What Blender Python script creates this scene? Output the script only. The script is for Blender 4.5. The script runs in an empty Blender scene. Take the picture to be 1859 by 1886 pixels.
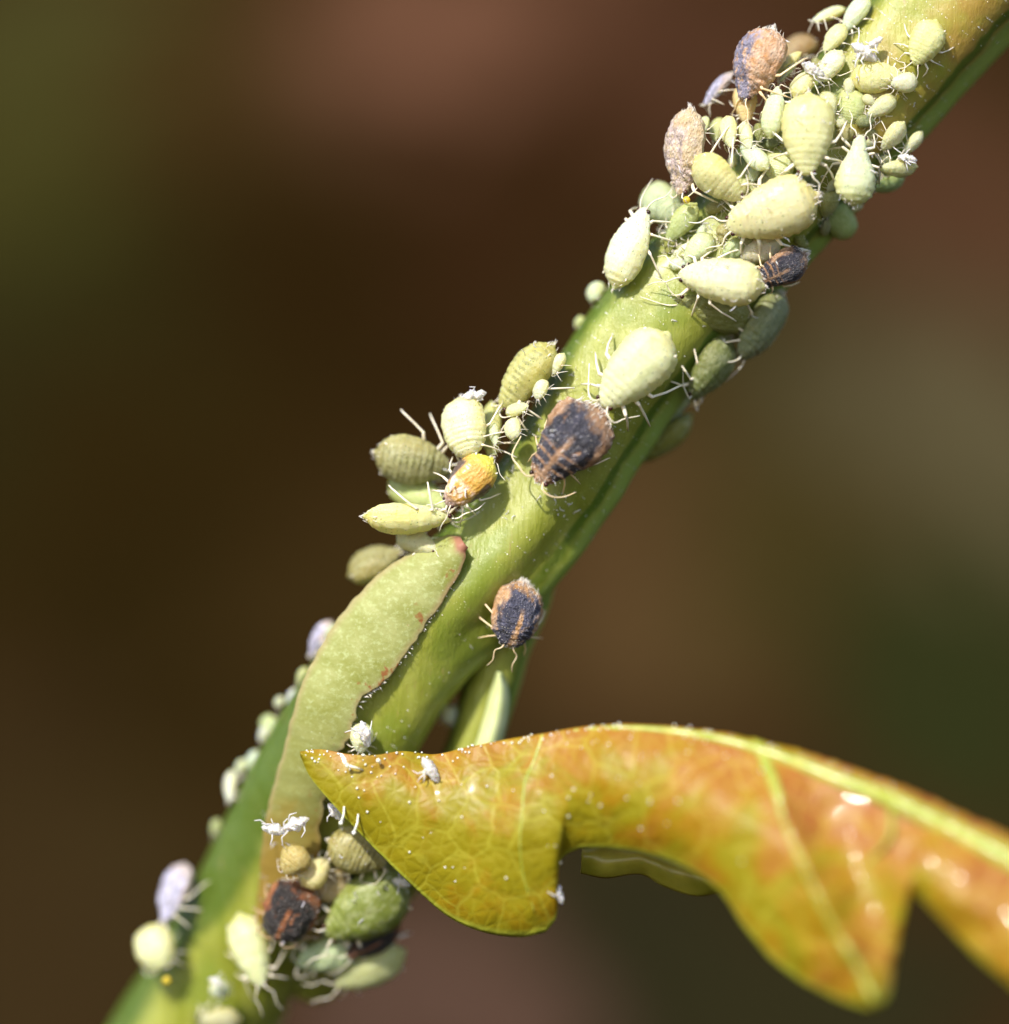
import bpy, math, random
from mathutils import Vector, Matrix, noise
from mathutils.bvhtree import BVHTree

sc = bpy.context.scene
col = sc.collection
R = math.radians
# ---------------------------------------------------------------- camera, sky, sun
D = 60.0                      # camera to plane of focus; 1 unit is about a millimetre and a half
cam_d = bpy.data.cameras.new('camera'); cam = bpy.data.objects.new('camera', cam_d)
col.objects.link(cam); sc.camera = cam
cam.location = (0, -D, 0); cam.rotation_euler = (R(90), 0, 0)
cam_d.sensor_fit = 'HORIZONTAL'; cam_d.sensor_width = 36.0
cam_d.lens = 36.0 * D / 18.59
cam_d.clip_start = 0.5; cam_d.clip_end = 2000
cam_d.dof.use_dof = True; cam_d.dof.focus_distance = D - 0.15
APERTURE = 5.0
cam_d.dof.aperture_fstop = (cam_d.lens / 1000.0) / APERTURE

SUN = Vector((-0.35, -0.69, 0.65)).normalized()
w = bpy.data.worlds.new('World'); sc.world = w; w.use_nodes = True
nt = w.node_tree; bg = nt.nodes['Background']
sky = nt.nodes.new('ShaderNodeTexSky'); sky.sky_type = 'NISHITA'; sky.sun_disc = False
sky.sun_elevation = math.asin(SUN.z); sky.sun_rotation = math.atan2(SUN.x, SUN.y)
nt.links.new(sky.outputs[0], bg.inputs[0]); bg.inputs[1].default_value = 0.15
sl = bpy.data.lights.new('sun', 'SUN'); sl.energy = 4.6; sl.angle = R(0.55); sl.color = (1.0, 0.94, 0.83)
so = bpy.data.objects.new('sun', sl); col.objects.link(so)
so.rotation_euler = SUN.to_track_quat('Z', 'Y').to_euler(); so.location = SUN * 50
sc.view_settings.view_transform = 'Standard'; sc.view_settings.look = 'None'
sc.view_settings.exposure = 0.42; sc.view_settings.gamma = 1.0
try:
    sc.cycles.use_denoising = True
    sc.cycles.max_bounces = 8; sc.cycles.transmission_bounces = 6; sc.cycles.transparent_max_bounces = 6
except Exception:
    pass

# ---------------------------------------------------------------- helpers
def P(px, py, d=0.0):
    """a place given by where it shows at the plane of focus and how far it stands before it (d)"""
    k = (D - d) / D
    return Vector(((px - 929.5) / 100 * k, -d, (943 - py) / 100 * k))

def tag(o, label=None, cat=None, group=None, kind=None):
    if label: o['label'] = label
    if cat: o['category'] = cat
    if group: o['group'] = group
    if kind: o['kind'] = kind
    return o

def mesh(name, V, F, smooth=True, mat=None):
    me = bpy.data.meshes.new(name); me.from_pydata([tuple(v) for v in V], [], F); me.update()
    if smooth: me.polygons.foreach_set('use_smooth', [True] * len(me.polygons))
    if mat: me.materials.append(mat)
    return me

def link(name, data, parent=None):
    o = bpy.data.objects.new(name, data); col.objects.link(o)
    if parent: o.parent = parent
    return o

class MB:
    def __init__(s): s.V = []; s.F = []
    def add(s, V, F):
        n = len(s.V); s.V += [Vector(v) for v in V]; s.F += [[i + n for i in f] for f in F]
    def tube(s, pts, rad, sides=8, cap=True):
        pts = [Vector(p) for p in pts]; n = len(pts); V = []; F = []
        up = Vector((0.123, 0.31, 0.94)); pa = None
        for i, p in enumerate(pts):
            t = (pts[min(i + 1, n - 1)] - pts[max(i - 1, 0)]).normalized()
            if pa is None:
                a = t.cross(up); 
                if a.length < 1e-3: a = t.cross(Vector((1, 0, 0)))
            else:
                a = pa - t * pa.dot(t)
            a.normalize(); pa = a; b = t.cross(a)
            for k in range(sides):
                th = 2 * math.pi * k / sides
                V.append(p + (a * math.cos(th) + b * math.sin(th)) * rad[i])
        for i in range(n - 1):
            for k in range(sides):
                F.append([i * sides + k, i * sides + (k + 1) % sides, (i + 1) * sides + (k + 1) % sides, (i + 1) * sides + k])
        if cap:
            V.append(pts[0]); V.append(pts[-1]); c = len(V) - 2
            for k in range(sides):
                F.append([c, (k + 1) % sides, k]); F.append([c + 1, (n - 1) * sides + k, (n - 1) * sides + (k + 1) % sides])
        s.add(V, F)
    def ball(s, c, r, seg=8, rings=5, sc_=(1, 1, 1)):
        V = []; F = []; c = Vector(c)
        for i in range(1, rings):
            a = math.pi * i / rings
            for k in range(seg):
                b = 2 * math.pi * k / seg
                V.append(c + Vector((math.sin(a) * math.cos(b) * sc_[0], math.sin(a) * math.sin(b) * sc_[1], math.cos(a) * sc_[2])) * r)
        for i in range(rings - 2):
            for k in range(seg):
                F.append([i * seg + k, (i + 1) * seg + k, (i + 1) * seg + (k + 1) % seg, i * seg + (k + 1) % seg])
        V.append(c + Vector((0, 0, r * sc_[2]))); V.append(c - Vector((0, 0, r * sc_[2]))); q = len(V) - 2
        for k in range(seg):
            F.append([q, k, (k + 1) % seg]); F.append([q + 1, (rings - 2) * seg + (k + 1) % seg, (rings - 2) * seg + k])
        s.add(V, F)
    def build(s, name, mat, parent=None): return link(name, mesh(name, s.V, s.F, True, mat), parent)

def crv(pts, n):
    """Catmull-Rom through pts (any dimension), n samples evenly by chord"""
    pts = [Vector(p) for p in pts]; out = []
    cum = [0]
    for a, b in zip(pts, pts[1:]): cum.append(cum[-1] + (b - a).length)
    j = 0
    for i in range(n):
        s = cum[-1] * i / (n - 1)
        while j < len(pts) - 2 and s > cum[j + 1]: j += 1
        t = (s - cum[j]) / max(1e-9, cum[j + 1] - cum[j])
        p1, p2 = pts[j], pts[j + 1]
        p0 = pts[j - 1] if j > 0 else p1 * 2 - p2
        p3 = pts[j + 2] if j + 2 < len(pts) else p2 * 2 - p1
        l = (p2 - p1).length
        m1 = (p2 - p0) * (l / max(1e-6, (p2 - p1).length + (p1 - p0).length))
        m2 = (p3 - p1) * (l / max(1e-6, (p2 - p1).length + (p3 - p2).length))
        t2 = t * t; t3 = t2 * t
        out.append(p1 * (2 * t3 - 3 * t2 + 1) + m1 * (t3 - 2 * t2 + t) + p2 * (-2 * t3 + 3 * t2) + m2 * (t3 - t2))
    return out

def interp(kp, t):
    for (a, va), (b, vb) in zip(kp, kp[1:]):
        if t <= b:
            f = (t - a) / max(1e-9, b - a); f = f * f * (3 - 2 * f) * 0.5 + f * 0.5
            return va + (vb - va) * f
    return kp[-1][1]

def nz(x, y, z, s=1.0): return noise.noise(Vector((x * s, y * s, z * s)))

# ---------------------------------------------------------------- materials
class Mat:
    def __init__(s, name):
        s.m = bpy.data.materials.new(name); s.m.use_nodes = True; s.t = s.m.node_tree
        s.b = s.t.nodes['Principled BSDF']; s.out = s.t.nodes['Material Output']
    def n(s, typ, **kw):
        nd = s.t.nodes.new(typ)
        for k, v in kw.items():
            if k in nd.inputs: nd.inputs[k].default_value = v
            else: setattr(nd, k, v)
        return nd
    def l(s, a, b): s.t.links.new(a, b)
    def set(s, **kw):
        for k, v in kw.items(): s.b.inputs[k.replace('_', ' ')].default_value = v
        return s
    def noise(s, vec, scale, detail=4, rough=0.55, dist=0.0):
        nd = s.n('ShaderNodeTexNoise'); nd.inputs['Scale'].default_value = scale; nd.inputs['Detail'].default_value = detail
        nd.inputs['Roughness'].default_value = rough; nd.inputs['Distortion'].default_value = dist
        if vec is not None: s.l(vec, nd.inputs['Vector'])
        return nd.outputs['Fac']
    def vor(s, vec, scale, feature='F1', out='Distance', rnd=1.0):
        nd = s.n('ShaderNodeTexVoronoi'); nd.feature = feature; nd.inputs['Scale'].default_value = scale
        nd.inputs['Randomness'].default_value = rnd
        if vec is not None: s.l(vec, nd.inputs['Vector'])
        return nd.outputs[out]
    def mr(s, val, a, b, c=0.0, d=1.0, smooth=False):
        nd = s.n('ShaderNodeMapRange'); nd.clamp = True
        if smooth: nd.interpolation_type = 'SMOOTHSTEP'
        s.l(val, nd.inputs[0])
        for i, v in zip((1, 2, 3, 4), (a, b, c, d)): nd.inputs[i].default_value = v
        return nd.outputs[0]
    def math(s, op, a, b=None):
        nd = s.n('ShaderNodeMath'); nd.operation = op
        for i, v in enumerate((a, b)):
            if v is None: continue
            if isinstance(v, (int, float)): nd.inputs[i].default_value = v
            else: s.l(v, nd.inputs[i])
        return nd.outputs[0]
    def mix(s, f, a, b, blend='MIX'):
        nd = s.n('ShaderNodeMix'); nd.data_type = 'RGBA'; nd.blend_type = blend
        for i, v in ((0, f), (6, a), (7, b)):
            if isinstance(v, (int, float)): nd.inputs[i].default_value = v
            elif isinstance(v, tuple): nd.inputs[i].default_value = v if len(v) == 4 else (*v, 1)
            else: s.l(v, nd.inputs[i])
        return nd.outputs[2]
    def color(s, c): s.l(c, s.b.inputs['Base Color']); return s
    def bump(s, h, strength=0.4, dist=0.05, prev=None):
        nd = s.n('ShaderNodeBump'); nd.inputs['Strength'].default_value = strength; nd.inputs['Distance'].default_value = dist
        s.l(h, nd.inputs['Height'])
        if prev is not None: s.l(prev, nd.inputs['Normal'])
        s.l(nd.outputs[0], s.b.inputs['Normal']); return nd.outputs[0]
    def obj(s): return s.n('ShaderNodeTexCoord').outputs['Object']
    def sep(s, v):
        nd = s.n('ShaderNodeSeparateXYZ'); s.l(v, nd.inputs[0]); return nd.outputs
    def oi(s): return s.n('ShaderNodeObjectInfo')
    def offset(s, vec, oi, k=37.0):
        """the same pattern set differently on every individual"""
        m = s.n('ShaderNodeMath'); m.operation = 'MULTIPLY'; s.l(oi.outputs['Random'], m.inputs[0]); m.inputs[1].default_value = k
        c = s.n('ShaderNodeCombineXYZ')
        for i in range(3): s.l(m.outputs[0], c.inputs[i])
        a = s.n('ShaderNodeVectorMath'); a.operation = 'ADD'; s.l(vec, a.inputs[0]); s.l(c.outputs[0], a.inputs[1])
        return a.outputs[0]

def sss(M, weight, scale, rad=(1.0, 0.8, 0.25)):
    M.b.inputs['Subsurface Weight'].default_value = weight
    M.b.inputs['Subsurface Scale'].default_value = scale
    M.b.inputs['Subsurface Radius'].default_value = rad

def mat_pale(name='pale_aphid_skin', rows=False):
    M = Mat(name); oi = M.oi(); ob = M.obj(); v = M.offset(ob, oi)
    x, y, z = M.sep(ob)[:3]
    base = oi.outputs['Color']
    # yellower towards the tail end and the margin
    n1 = M.noise(v, 4.0, 3)
    tailf = M.mr(M.math('ADD', x, M.mr(n1, 0.3, 0.7, -0.08, 0.08)), -0.22, -0.46, 0, 0.75, True)
    yel = M.mix(0.55, base, (0.95, 0.78, 0.12), 'MULTIPLY')
    c = M.mix(tailf, base, yel)
    mot = M.mr(M.noise(v, 9.0, 4), 0.42, 0.66, 0, 0.45, True)
    c = M.mix(mot, c, M.mix(0.5, c, (0.80, 0.82, 0.55)))
    mar = M.mr(M.math('ABSOLUTE', y), 0.30, 0.50, 0, 0.45, True)
    c = M.mix(mar, c, M.mix(1.0, base, (1.0, 0.88, 0.42), 'MULTIPLY'))
    # gut and inner organs showing through as faint darker green clouding
    gut = M.mr(M.noise(v, 3.0, 2), 0.50, 0.72, 0, 0.38, True)
    c = M.mix(gut, c, M.mix(1.0, c, (0.84, 0.90, 0.66), 'MULTIPLY'))
    if rows:
        # rows of darker dashes on each side of the back, one per segment
        sx = M.math('SINE', M.math('MULTIPLY', M.math('ADD', x, M.mr(n1, .3, .7, -.02, .02)), 80.0))
        ry = M.math('MULTIPLY', M.mr(M.math('ABSOLUTE', y), .05, .12, 0, 1, True), M.mr(M.math('ABSOLUTE', y), .40, .26, 0, 1, True))
        c = M.mix(M.math('MULTIPLY', M.math('MULTIPLY', M.mr(sx, -.3, .8, 0, .42, True), ry), M.mr(M.noise(v, 10, 3), .35, .55, .3, 1)), c, (0.13, 0.13, 0.03))
    # small dark green specks
    d = M.vor(v, 15.0); pick = M.vor(v, 15.0, out='Color')
    on = M.mr(M.sep(pick)[0], 0.35, 0.4, 0, 1)
    sp = M.math('MULTIPLY', M.mr(d, 0.11, 0.21, 0.9, 0), on)
    c = M.mix(sp, c, (0.10, 0.16, 0.04))
    # waxy bloom
    wax = M.mr(M.noise(v, 55.0, 3, 0.7), 0.58, 0.72, 0, 0.4)
    c = M.mix(wax, c, (0.86, 0.90, 0.82))
    M.color(c)
    M.set(Roughness=0.42, Specular_IOR_Level=0.42, Coat_Weight=0.12, Coat_Roughness=0.22)
    sss(M, 0.60, 0.22, (1.0, 0.80, 0.28))
    h = M.math('ADD', M.noise(v, 26.0, 5, 0.65), M.math('MULTIPLY', M.noise(v, 7.0, 2), 1.2))
    M.bump(h, 0.75, 0.025)
    add_translucent(M, M.mix(1.0, c, (1.0, 0.98, 0.75), 'MULTIPLY'), 0.22)
    return M.m

def mat_dark(name, black, brown, tan, sheen=0.5, stripe=True, edge=0.50, hole=0.60, hs=9.0, thorax=True, wax=(0.70, 0.66, 0.74)):
    M = Mat(name); oi = M.oi(); ob = M.obj(); v = M.offset(ob, oi)
    x, y, z = M.sep(ob)[:3]
    n = M.noise(v, 7.0, 6, 0.65); nb = M.noise(v, 2.6, 3)
    ay = M.math('ABSOLUTE', y)
    c = M.mix(M.mr(n, 0.35, 0.65), brown, tan)
    # black plate over the abdomen: fades at the margins, broken by noise
    e = M.math('ADD', ay, M.mr(nb, 0.3, 0.7, -0.10, 0.10))
    plate = M.math('MULTIPLY', M.mr(e, edge, edge - 0.10, 0, 1, True), M.mr(M.math('ADD', M.math('ADD', x, M.math('MULTIPLY', y, -0.25)), M.mr(n, 0.3, 0.7, -.12, .12)), -0.44, -0.24, 0, 1, True))
    front = M.mr(x, 0.06, 0.18, 0, 1, True)
    if stripe:
        # orange line down the middle of the back
        mid = M.math('MULTIPLY', M.mr(M.math('ADD', ay, M.mr(n, .3, .7, -.03, .03)), 0.02, 0.07, 1, 0, True), M.mr(x, -0.10, 0.06, 0, 0.95, True))
        plate = M.math('MULTIPLY', plate, M.math('SUBTRACT', 1.0, mid))
        # dark bars across the thorax
        sx = M.math('SINE', M.math('MULTIPLY', M.math('ADD', x, M.math('MULTIPLY', ay, 0.12)), 72.0))
        bars = M.mr(sx, -0.85, -0.35, 0, 1, True)
        bars = M.math('MULTIPLY', M.math('MAXIMUM', bars, M.mr(M.noise(v, 14.0, 3), 0.48, 0.60, 0, 0.8)), M.mr(x, 0.42, 0.36, 0, 1))
        keep = M.mr(front, 0, 1, 1, 0)
        if thorax: plate = M.math('MULTIPLY', plate, M.math('MAXIMUM', keep, bars))
    holes = M.mr(M.noise(v, hs, 5, 0.6), hole, hole + 0.10, 1, 0.1)
    plate = M.math('MULTIPLY', plate, holes)
    c = M.mix(plate, c, M.mix(M.mr(n, 0.4, 0.7), black, tuple(k * 3.2 + 0.012 for k in black)))
    # powdery wax grains
    wx = M.mr(M.noise(v, 34.0, 5, 0.75), 0.56, 0.70, 0, 0.85)
    wx = M.math('MULTIPLY', wx, M.mr(M.noise(v, 4.0, 2), 0.35, 0.65, 0.25, 1.0))
    c = M.mix(M.math('MULTIPLY', wx, sheen * 1.5), c, wax)
    M.color(c)
    M.set(Roughness=0.40, Specular_IOR_Level=0.55)
    sss(M, 0.12, 0.06, (1, .5, .2))
    h = M.math('ADD', M.noise(v, 30.0, 6, 0.75), M.math('MULTIPLY', M.vor(v, 22.0), 0.8))
    M.bump(h, 0.9, 0.045)
    return M.m

def mat_simple(name, c1, c2, scale=8, rough=0.45, bump=0.3, ss=0.0, coat=0.0, spec=0.5, tint=False):
    M = Mat(name); oi = M.oi(); v = M.offset(M.obj(), oi)
    c = M.mix(M.mr(M.noise(v, scale, 5), 0.35, 0.65), c1, c2)
    if tint: c = M.mix(1.0, c, oi.outputs['Color'], 'MULTIPLY')
    M.color(c); M.set(Roughness=rough, Specular_IOR_Level=spec, Coat_Weight=coat, Coat_Roughness=0.15)
    if ss: sss(M, ss, 0.08)
    if bump: M.bump(M.noise(v, scale * 3, 4), bump, 0.02)
    return M.m

def mat_stem():
    M = Mat('stem_skin'); v = M.obj(); x, y, z = M.sep(v)[:3]
    stretch = M.n('ShaderNodeMapping'); M.l(v, stretch.inputs[0])
    stretch.inputs['Rotation'].default_value = (0, R(42), 0); stretch.inputs['Scale'].default_value = (3.0, 3.0, 0.35)
    a = M.noise(stretch.outputs[0], 0.9, 5, 0.6)
    b = M.noise(v, 0.7, 4)
    c = M.mix(M.mr(a, 0.35, 0.65), (0.23, 0.255, 0.026), (0.335, 0.355, 0.07))
    c = M.mix(M.mr(b, 0.5, 0.68, 0, 0.7, True), c, (0.19, 0.25, 0.03))
    # reddish brown flush on the youngest, uppermost growth
    up = M.mr(M.math('ADD', x, M.mr(M.noise(v, 0.8, 3), .3, .7, -1.2, 1.2)), 5.6, 8.0, 0, 0.65, True)
    c = M.mix(up, c, M.mix(M.mr(M.noise(v, 0.9, 3), .4, .6), (0.44, 0.24, 0.06), (0.38, 0.36, 0.05)))
    uv = M.n('ShaderNodeUVMap'); uv.uv_map = 'across'; tt, ss = M.sep(uv.outputs[0])[:2]
    # green ribs along both flanks and a darker furrow inside the right one
    wob = M.mr(M.noise(v, 1.5, 3), .3, .7, -.02, .02); sw = M.math('ADD', ss, wob)
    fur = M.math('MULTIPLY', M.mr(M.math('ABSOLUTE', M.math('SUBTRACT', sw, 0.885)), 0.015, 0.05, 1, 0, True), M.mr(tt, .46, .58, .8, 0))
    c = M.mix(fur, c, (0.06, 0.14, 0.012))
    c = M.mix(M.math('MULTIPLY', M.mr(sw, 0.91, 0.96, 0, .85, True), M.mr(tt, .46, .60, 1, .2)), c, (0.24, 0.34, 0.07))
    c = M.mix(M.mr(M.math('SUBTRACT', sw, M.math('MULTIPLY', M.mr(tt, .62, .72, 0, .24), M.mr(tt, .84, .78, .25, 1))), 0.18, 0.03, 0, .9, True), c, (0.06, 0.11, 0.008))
    # corky brown scurf in small lengthwise patches
    sc_ = M.math('MULTIPLY', M.mr(M.noise(stretch.outputs[0], 3.2, 5, 0.7), .60, .70, 0, .65), M.mr(M.noise(v, .55, 2), .45, .60))
    c = M.mix(sc_, c, (0.34, 0.24, 0.10))
    # fine pale flecks (stomata and scurf)
    f = M.mr(M.vor(v, 14.0), 0.08, 0.20, 0.65, 0); on = M.mr(M.noise(v, 2.0, 3), 0.45, 0.60)
    c = M.mix(M.math('MULTIPLY', f, on), c, (0.62, 0.68, 0.32))
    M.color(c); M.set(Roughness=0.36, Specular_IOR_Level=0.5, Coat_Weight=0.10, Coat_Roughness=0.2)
    sss(M, 0.45, 0.5, (0.8, 1.0, 0.2))
    fine = M.n('ShaderNodeMapping'); M.l(v, fine.inputs[0]); fine.inputs['Rotation'].default_value = (0, R(42), 0); fine.inputs['Scale'].default_value = (14.0, 14.0, 0.9)
    h = M.math('ADD', M.math('MULTIPLY', M.noise(fine.outputs[0], 1.0, 4, 0.6), 1.0), M.math('MULTIPLY', M.noise(v, 9.0, 6, 0.7), 0.6))
    M.bump(h, 0.5, 0.045)
    return M.m

def add_translucent(M, color, fac):
    tr = M.n('ShaderNodeBsdfTranslucent'); 
    if isinstance(color, tuple): tr.inputs[0].default_value = (*color, 1)
    else: M.l(color, tr.inputs[0])
    mx = M.n('ShaderNodeMixShader'); mx.inputs[0].default_value = fac
    M.l(M.b.outputs[0], mx.inputs[1]); M.l(tr.outputs[0], mx.inputs[2]); M.l(mx.outputs[0], M.out.inputs['Surface'])

def mat_leaf():
    M = Mat('young_leaf_blade')
    uv = M.n('ShaderNodeUVMap'); uv.uv_map = 'across'; u, vv = M.sep(uv.outputs[0])[:2]
    lp = M.n('ShaderNodeUVMap'); lp.uv_map = 'flat'; L = lp.outputs[0]
    warp = M.n('ShaderNodeVectorMath'); warp.operation = 'ADD'
    wn = M.n('ShaderNodeTexNoise'); wn.inputs['Scale'].default_value = 1.4; M.l(L, wn.inputs['Vector'])
    ws = M.n('ShaderNodeVectorMath'); ws.operation = 'SCALE'; M.l(wn.outputs['Color'], ws.inputs[0]); ws.inputs['Scale'].default_value = 0.35
    M.l(L, warp.inputs[0]); M.l(ws.outputs[0], warp.inputs[1]); W = warp.outputs[0]
    n1 = M.noise(L, 0.75, 4, 0.6, 0.6); n2 = M.noise(L, 2.2, 4)
    yellow = (0.46, 0.26, 0.008); orange = (0.48, 0.22, 0.026); red = (0.44, 0.13, 0.036); green = (0.38, 0.32, 0.012)
    # flushed orange and red near the midrib and towards the leaf's base, greener at the margin and tip
    flush = M.math('ADD', M.math('ADD', M.mr(vv, 0.0, 0.75, 0.42, -0.12), M.mr(u, 0.15, 0.75, -0.15, 0.42)), M.mr(n1, 0.3, 0.7, -0.42, 0.42))
    c = M.mix(M.mr(flush, -0.12, 0.30, 0, 1, True), green, yellow)
    c = M.mix(M.mr(flush, 0.16, 0.50, 0, 1, True), c, orange)
    c = M.mix(M.mr(flush, 0.50, 0.85, 0, 0.7, True), c, red)
    c = M.mix(M.mr(n2, 0.5, 0.7, 0, 0.35), c, M.mix(1.0, c, (0.75, 0.62, 0.5), 'MULTIPLY'))
    # net of small veins
    e1 = M.vor(W, 1.25, 'DISTANCE_TO_EDGE'); e2 = M.vor(W, 4.2, 'DISTANCE_TO_EDGE')
    vein = M.math('MAXIMUM', M.mr(e1, 0.006, 0.05, 0.45, 0, True), M.mr(e2, 0.01, 0.08, 0.20, 0, True))
    vcol = M.mix(M.mr(flush, 0.1, 0.7), (0.58, 0.54, 0.06), (0.70, 0.50, 0.08))
    c = M.mix(vein, c, vcol)
    rim = M.mr(vv, 0.955, 0.985, 0, 0.8, True)
    c = M.mix(rim, c, (0.50, 0.55, 0.06))
    M.color(c)
    M.set(Roughness=0.42, Specular_IOR_Level=0.35, Coat_Weight=0.26, Coat_Roughness=0.12)
    h = M.math('ADD', M.mr(e1, 0, 0.35, 0, 1.0, True), M.math('ADD', M.mr(e2, 0, 0.3, 0, 0.35, True), M.math('MULTIPLY', M.noise(L, 5.0, 4), 0.8)))
    M.bump(h, 0.4, 0.05)
    sat = M.mix(1.0, c, (1.0, 0.90, 0.35), 'MULTIPLY')
    add_translucent(M, sat, 0.42)
    return M.m

def mat_bract():
    M = Mat('bract_skin')
    uv = M.n('ShaderNodeUVMap'); uv.uv_map = 'across'; u, vv = M.sep(uv.outputs[0])[:2]
    lp = M.n('ShaderNodeUVMap'); lp.uv_map = 'flat'; L = lp.outputs[0]
    n = M.noise(L, 1.5, 5, 0.6)
    c = M.mix(M.mr(n, 0.35, 0.65), (0.33, 0.35, 0.075), (0.48, 0.50, 0.19))
    c = M.mix(M.mr(M.noise(L, 9.0, 4, 0.7), 0.50, 0.68, 0, 0.7), c, (0.62, 0.70, 0.34))
    c = M.mix(M.mr(u, .62, .30, 0, .7, True), c, (0.27, 0.27, 0.07))
    edge = M.mr(M.math('ABSOLUTE', M.math('SUBTRACT', vv, 0.5)), 0.38, 0.50, 0, 1, True)
    c = M.mix(M.math('MULTIPLY', edge, 0.75), c, (0.50, 0.40, 0.20))
    br = M.mr(M.noise(L, 3.2, 4, 0.6), 0.58, 0.66, 0, 1, True)
    c = M.mix(M.math('MULTIPLY', br, M.mr(vv, 0.6, 0.9)), c, (0.42, 0.17, 0.06))
    tip = M.mr(M.math('ADD', u, M.mr(n, .3, .7, -.02, .02)), 0.96, 1.0, 0, 1, True)
    side = M.math('MULTIPLY', M.mr(u, 0.80, 0.92), M.mr(vv, 0.86, 0.97, 0, 1, True))
    c = M.mix(M.math('MULTIPLY', side, 0.5), c, (0.50, 0.28, 0.16)); c = M.mix(M.math('MULTIPLY', tip, 0.8), c, (0.50, 0.16, 0.14))
    # brown at the withering base, and small dark blemishes
    base = M.mr(M.math('ADD', u, M.mr(n, .3, .7, -.06, .06)), 0.34, 0.16, 0, 0.85, True)
    c = M.mix(base, c, (0.38, 0.24, 0.04))
    bl = M.mr(M.noise(L, 2.4, 5, 0.7), 0.66, 0.72, 0, 0.8)
    c = M.mix(bl, c, (0.08, 0.07, 0.03))
    sp = M.mr(M.vor(L, 9.0), 0.06, 0.14, 0.7, 0)
    c = M.mix(M.math('MULTIPLY', sp, M.mr(M.noise(L, 2.0), .45, .6)), c, (0.8, 0.85, 0.6))
    M.color(c); M.set(Roughness=0.5, Specular_IOR_Level=0.45)
    h = M.math('ADD', M.noise(L, 6.0, 6, 0.7), M.math('MULTIPLY', M.vor(L, 12.0), 0.6))
    M.bump(h, 0.3, 0.03)
    add_translucent(M, M.mix(1.0, c, (0.95, 1.0, 0.5), 'MULTIPLY'), 0.36)
    return M.m

def mat_ground():
    M = Mat('leaf_litter_soil'); v = M.obj()
    c = M.mix(M.mr(M.noise(v, 0.10, 3), 0.35, 0.65, 0, 1, True), (0.018, 0.010, 0.003), (0.030, 0.014, 0.005))
    x, y, z = M.sep(v)[:3]
    def spot(px, py, r, colr, s=1.0):
        nonlocal c
        vm = M.n('ShaderNodeVectorMath'); vm.operation = 'DISTANCE'; M.l(v, vm.inputs[0]); vm.inputs[1].default_value = (px, py, 0)
        f = M.mr(M.math('ADD', vm.outputs['Value'], M.mr(M.noise(v, 0.22, 3), .3, .7, -4, 4)), r, r * 0.35, 0, s, True)
        c = M.mix(f, c, colr)
    for a in GROUND_PATCHES: spot(*a)
    c = M.mix(M.mr(M.noise(v, 1.6, 5), 0.4, 0.6, 0, 0.45), c, M.mix(1.0, c, (0.4, 0.4, 0.4), 'MULTIPLY'))
    M.color(c); M.set(Roughness=0.95, Specular_IOR_Level=0.0)
    M.bump(M.noise(v, 1.2, 5), 0.6, 0.4)
    return M.m

# patches of moss, bare soil and dead leaves on the bank: (along, up the slope, size, colour)
BK = 140.0 / 60.0
def gp(px, py): return ((px - 929.5) / 100 * BK, (943 - py) / 100 * BK)
GROUND_PATCHES = []
def patch(px, py, r, c, s=1.0):
    x, y = gp(px, py); GROUND_PATCHES.append((x, y * 1.1, r, c, s))
patch(60, 60, 12.6, (0.0384, 0.0353, 0.0102))
patch(60, 330, 11.5, (0.0326, 0.0293, 0.0072))
patch(300, 520, 12.6, (0.0161, 0.0144, 0.0033))
patch(450, 100, 9.2, (0.0291, 0.0169, 0.0050))
patch(900, 60, 11.5, (0.1034, 0.0484, 0.0285))
patch(1250, 120, 11.5, (0.0447, 0.0198, 0.0102))
patch(650, 560, 13.8, (0.0138, 0.0074, 0.0019))
patch(60, 850, 12.6, (0.0149, 0.0133, 0.0038))
patch(300, 1000, 13.8, (0.0161, 0.0096, 0.0022))
patch(1000, 400, 10.3, (0.0199, 0.0091, 0.0033))
patch(250, 1300, 12.6, (0.0149, 0.0091, 0.0022))
patch(60, 1500, 10.3, (0.0228, 0.0133, 0.0050))
patch(250, 1600, 9.2, (0.0243, 0.0157, 0.0050))
patch(60, 1820, 10.3, (0.0258, 0.0157, 0.0058))
patch(1750, 380, 11.5, (0.0515, 0.0243, 0.0122))
patch(1400, 700, 10.3, (0.0228, 0.0169, 0.0050))
patch(1800, 880, 12.6, (0.0616, 0.0508, 0.0251))
patch(1250, 1080, 10.3, (0.0539, 0.0312, 0.0122))
patch(1500, 1050, 9.2, (0.0309, 0.0227, 0.0065))
patch(1780, 1280, 10.3, (0.0173, 0.0198, 0.0058))
patch(1150, 1750, 12.6, (0.0149, 0.0133, 0.0058))
patch(1500, 1900, 10.3, (0.0161, 0.0144, 0.0058))
patch(820, 1830, 8.0, (0.0616, 0.0353, 0.0251))
patch(700, 1100, 9.2, (0.0228, 0.0133, 0.0038))

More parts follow.
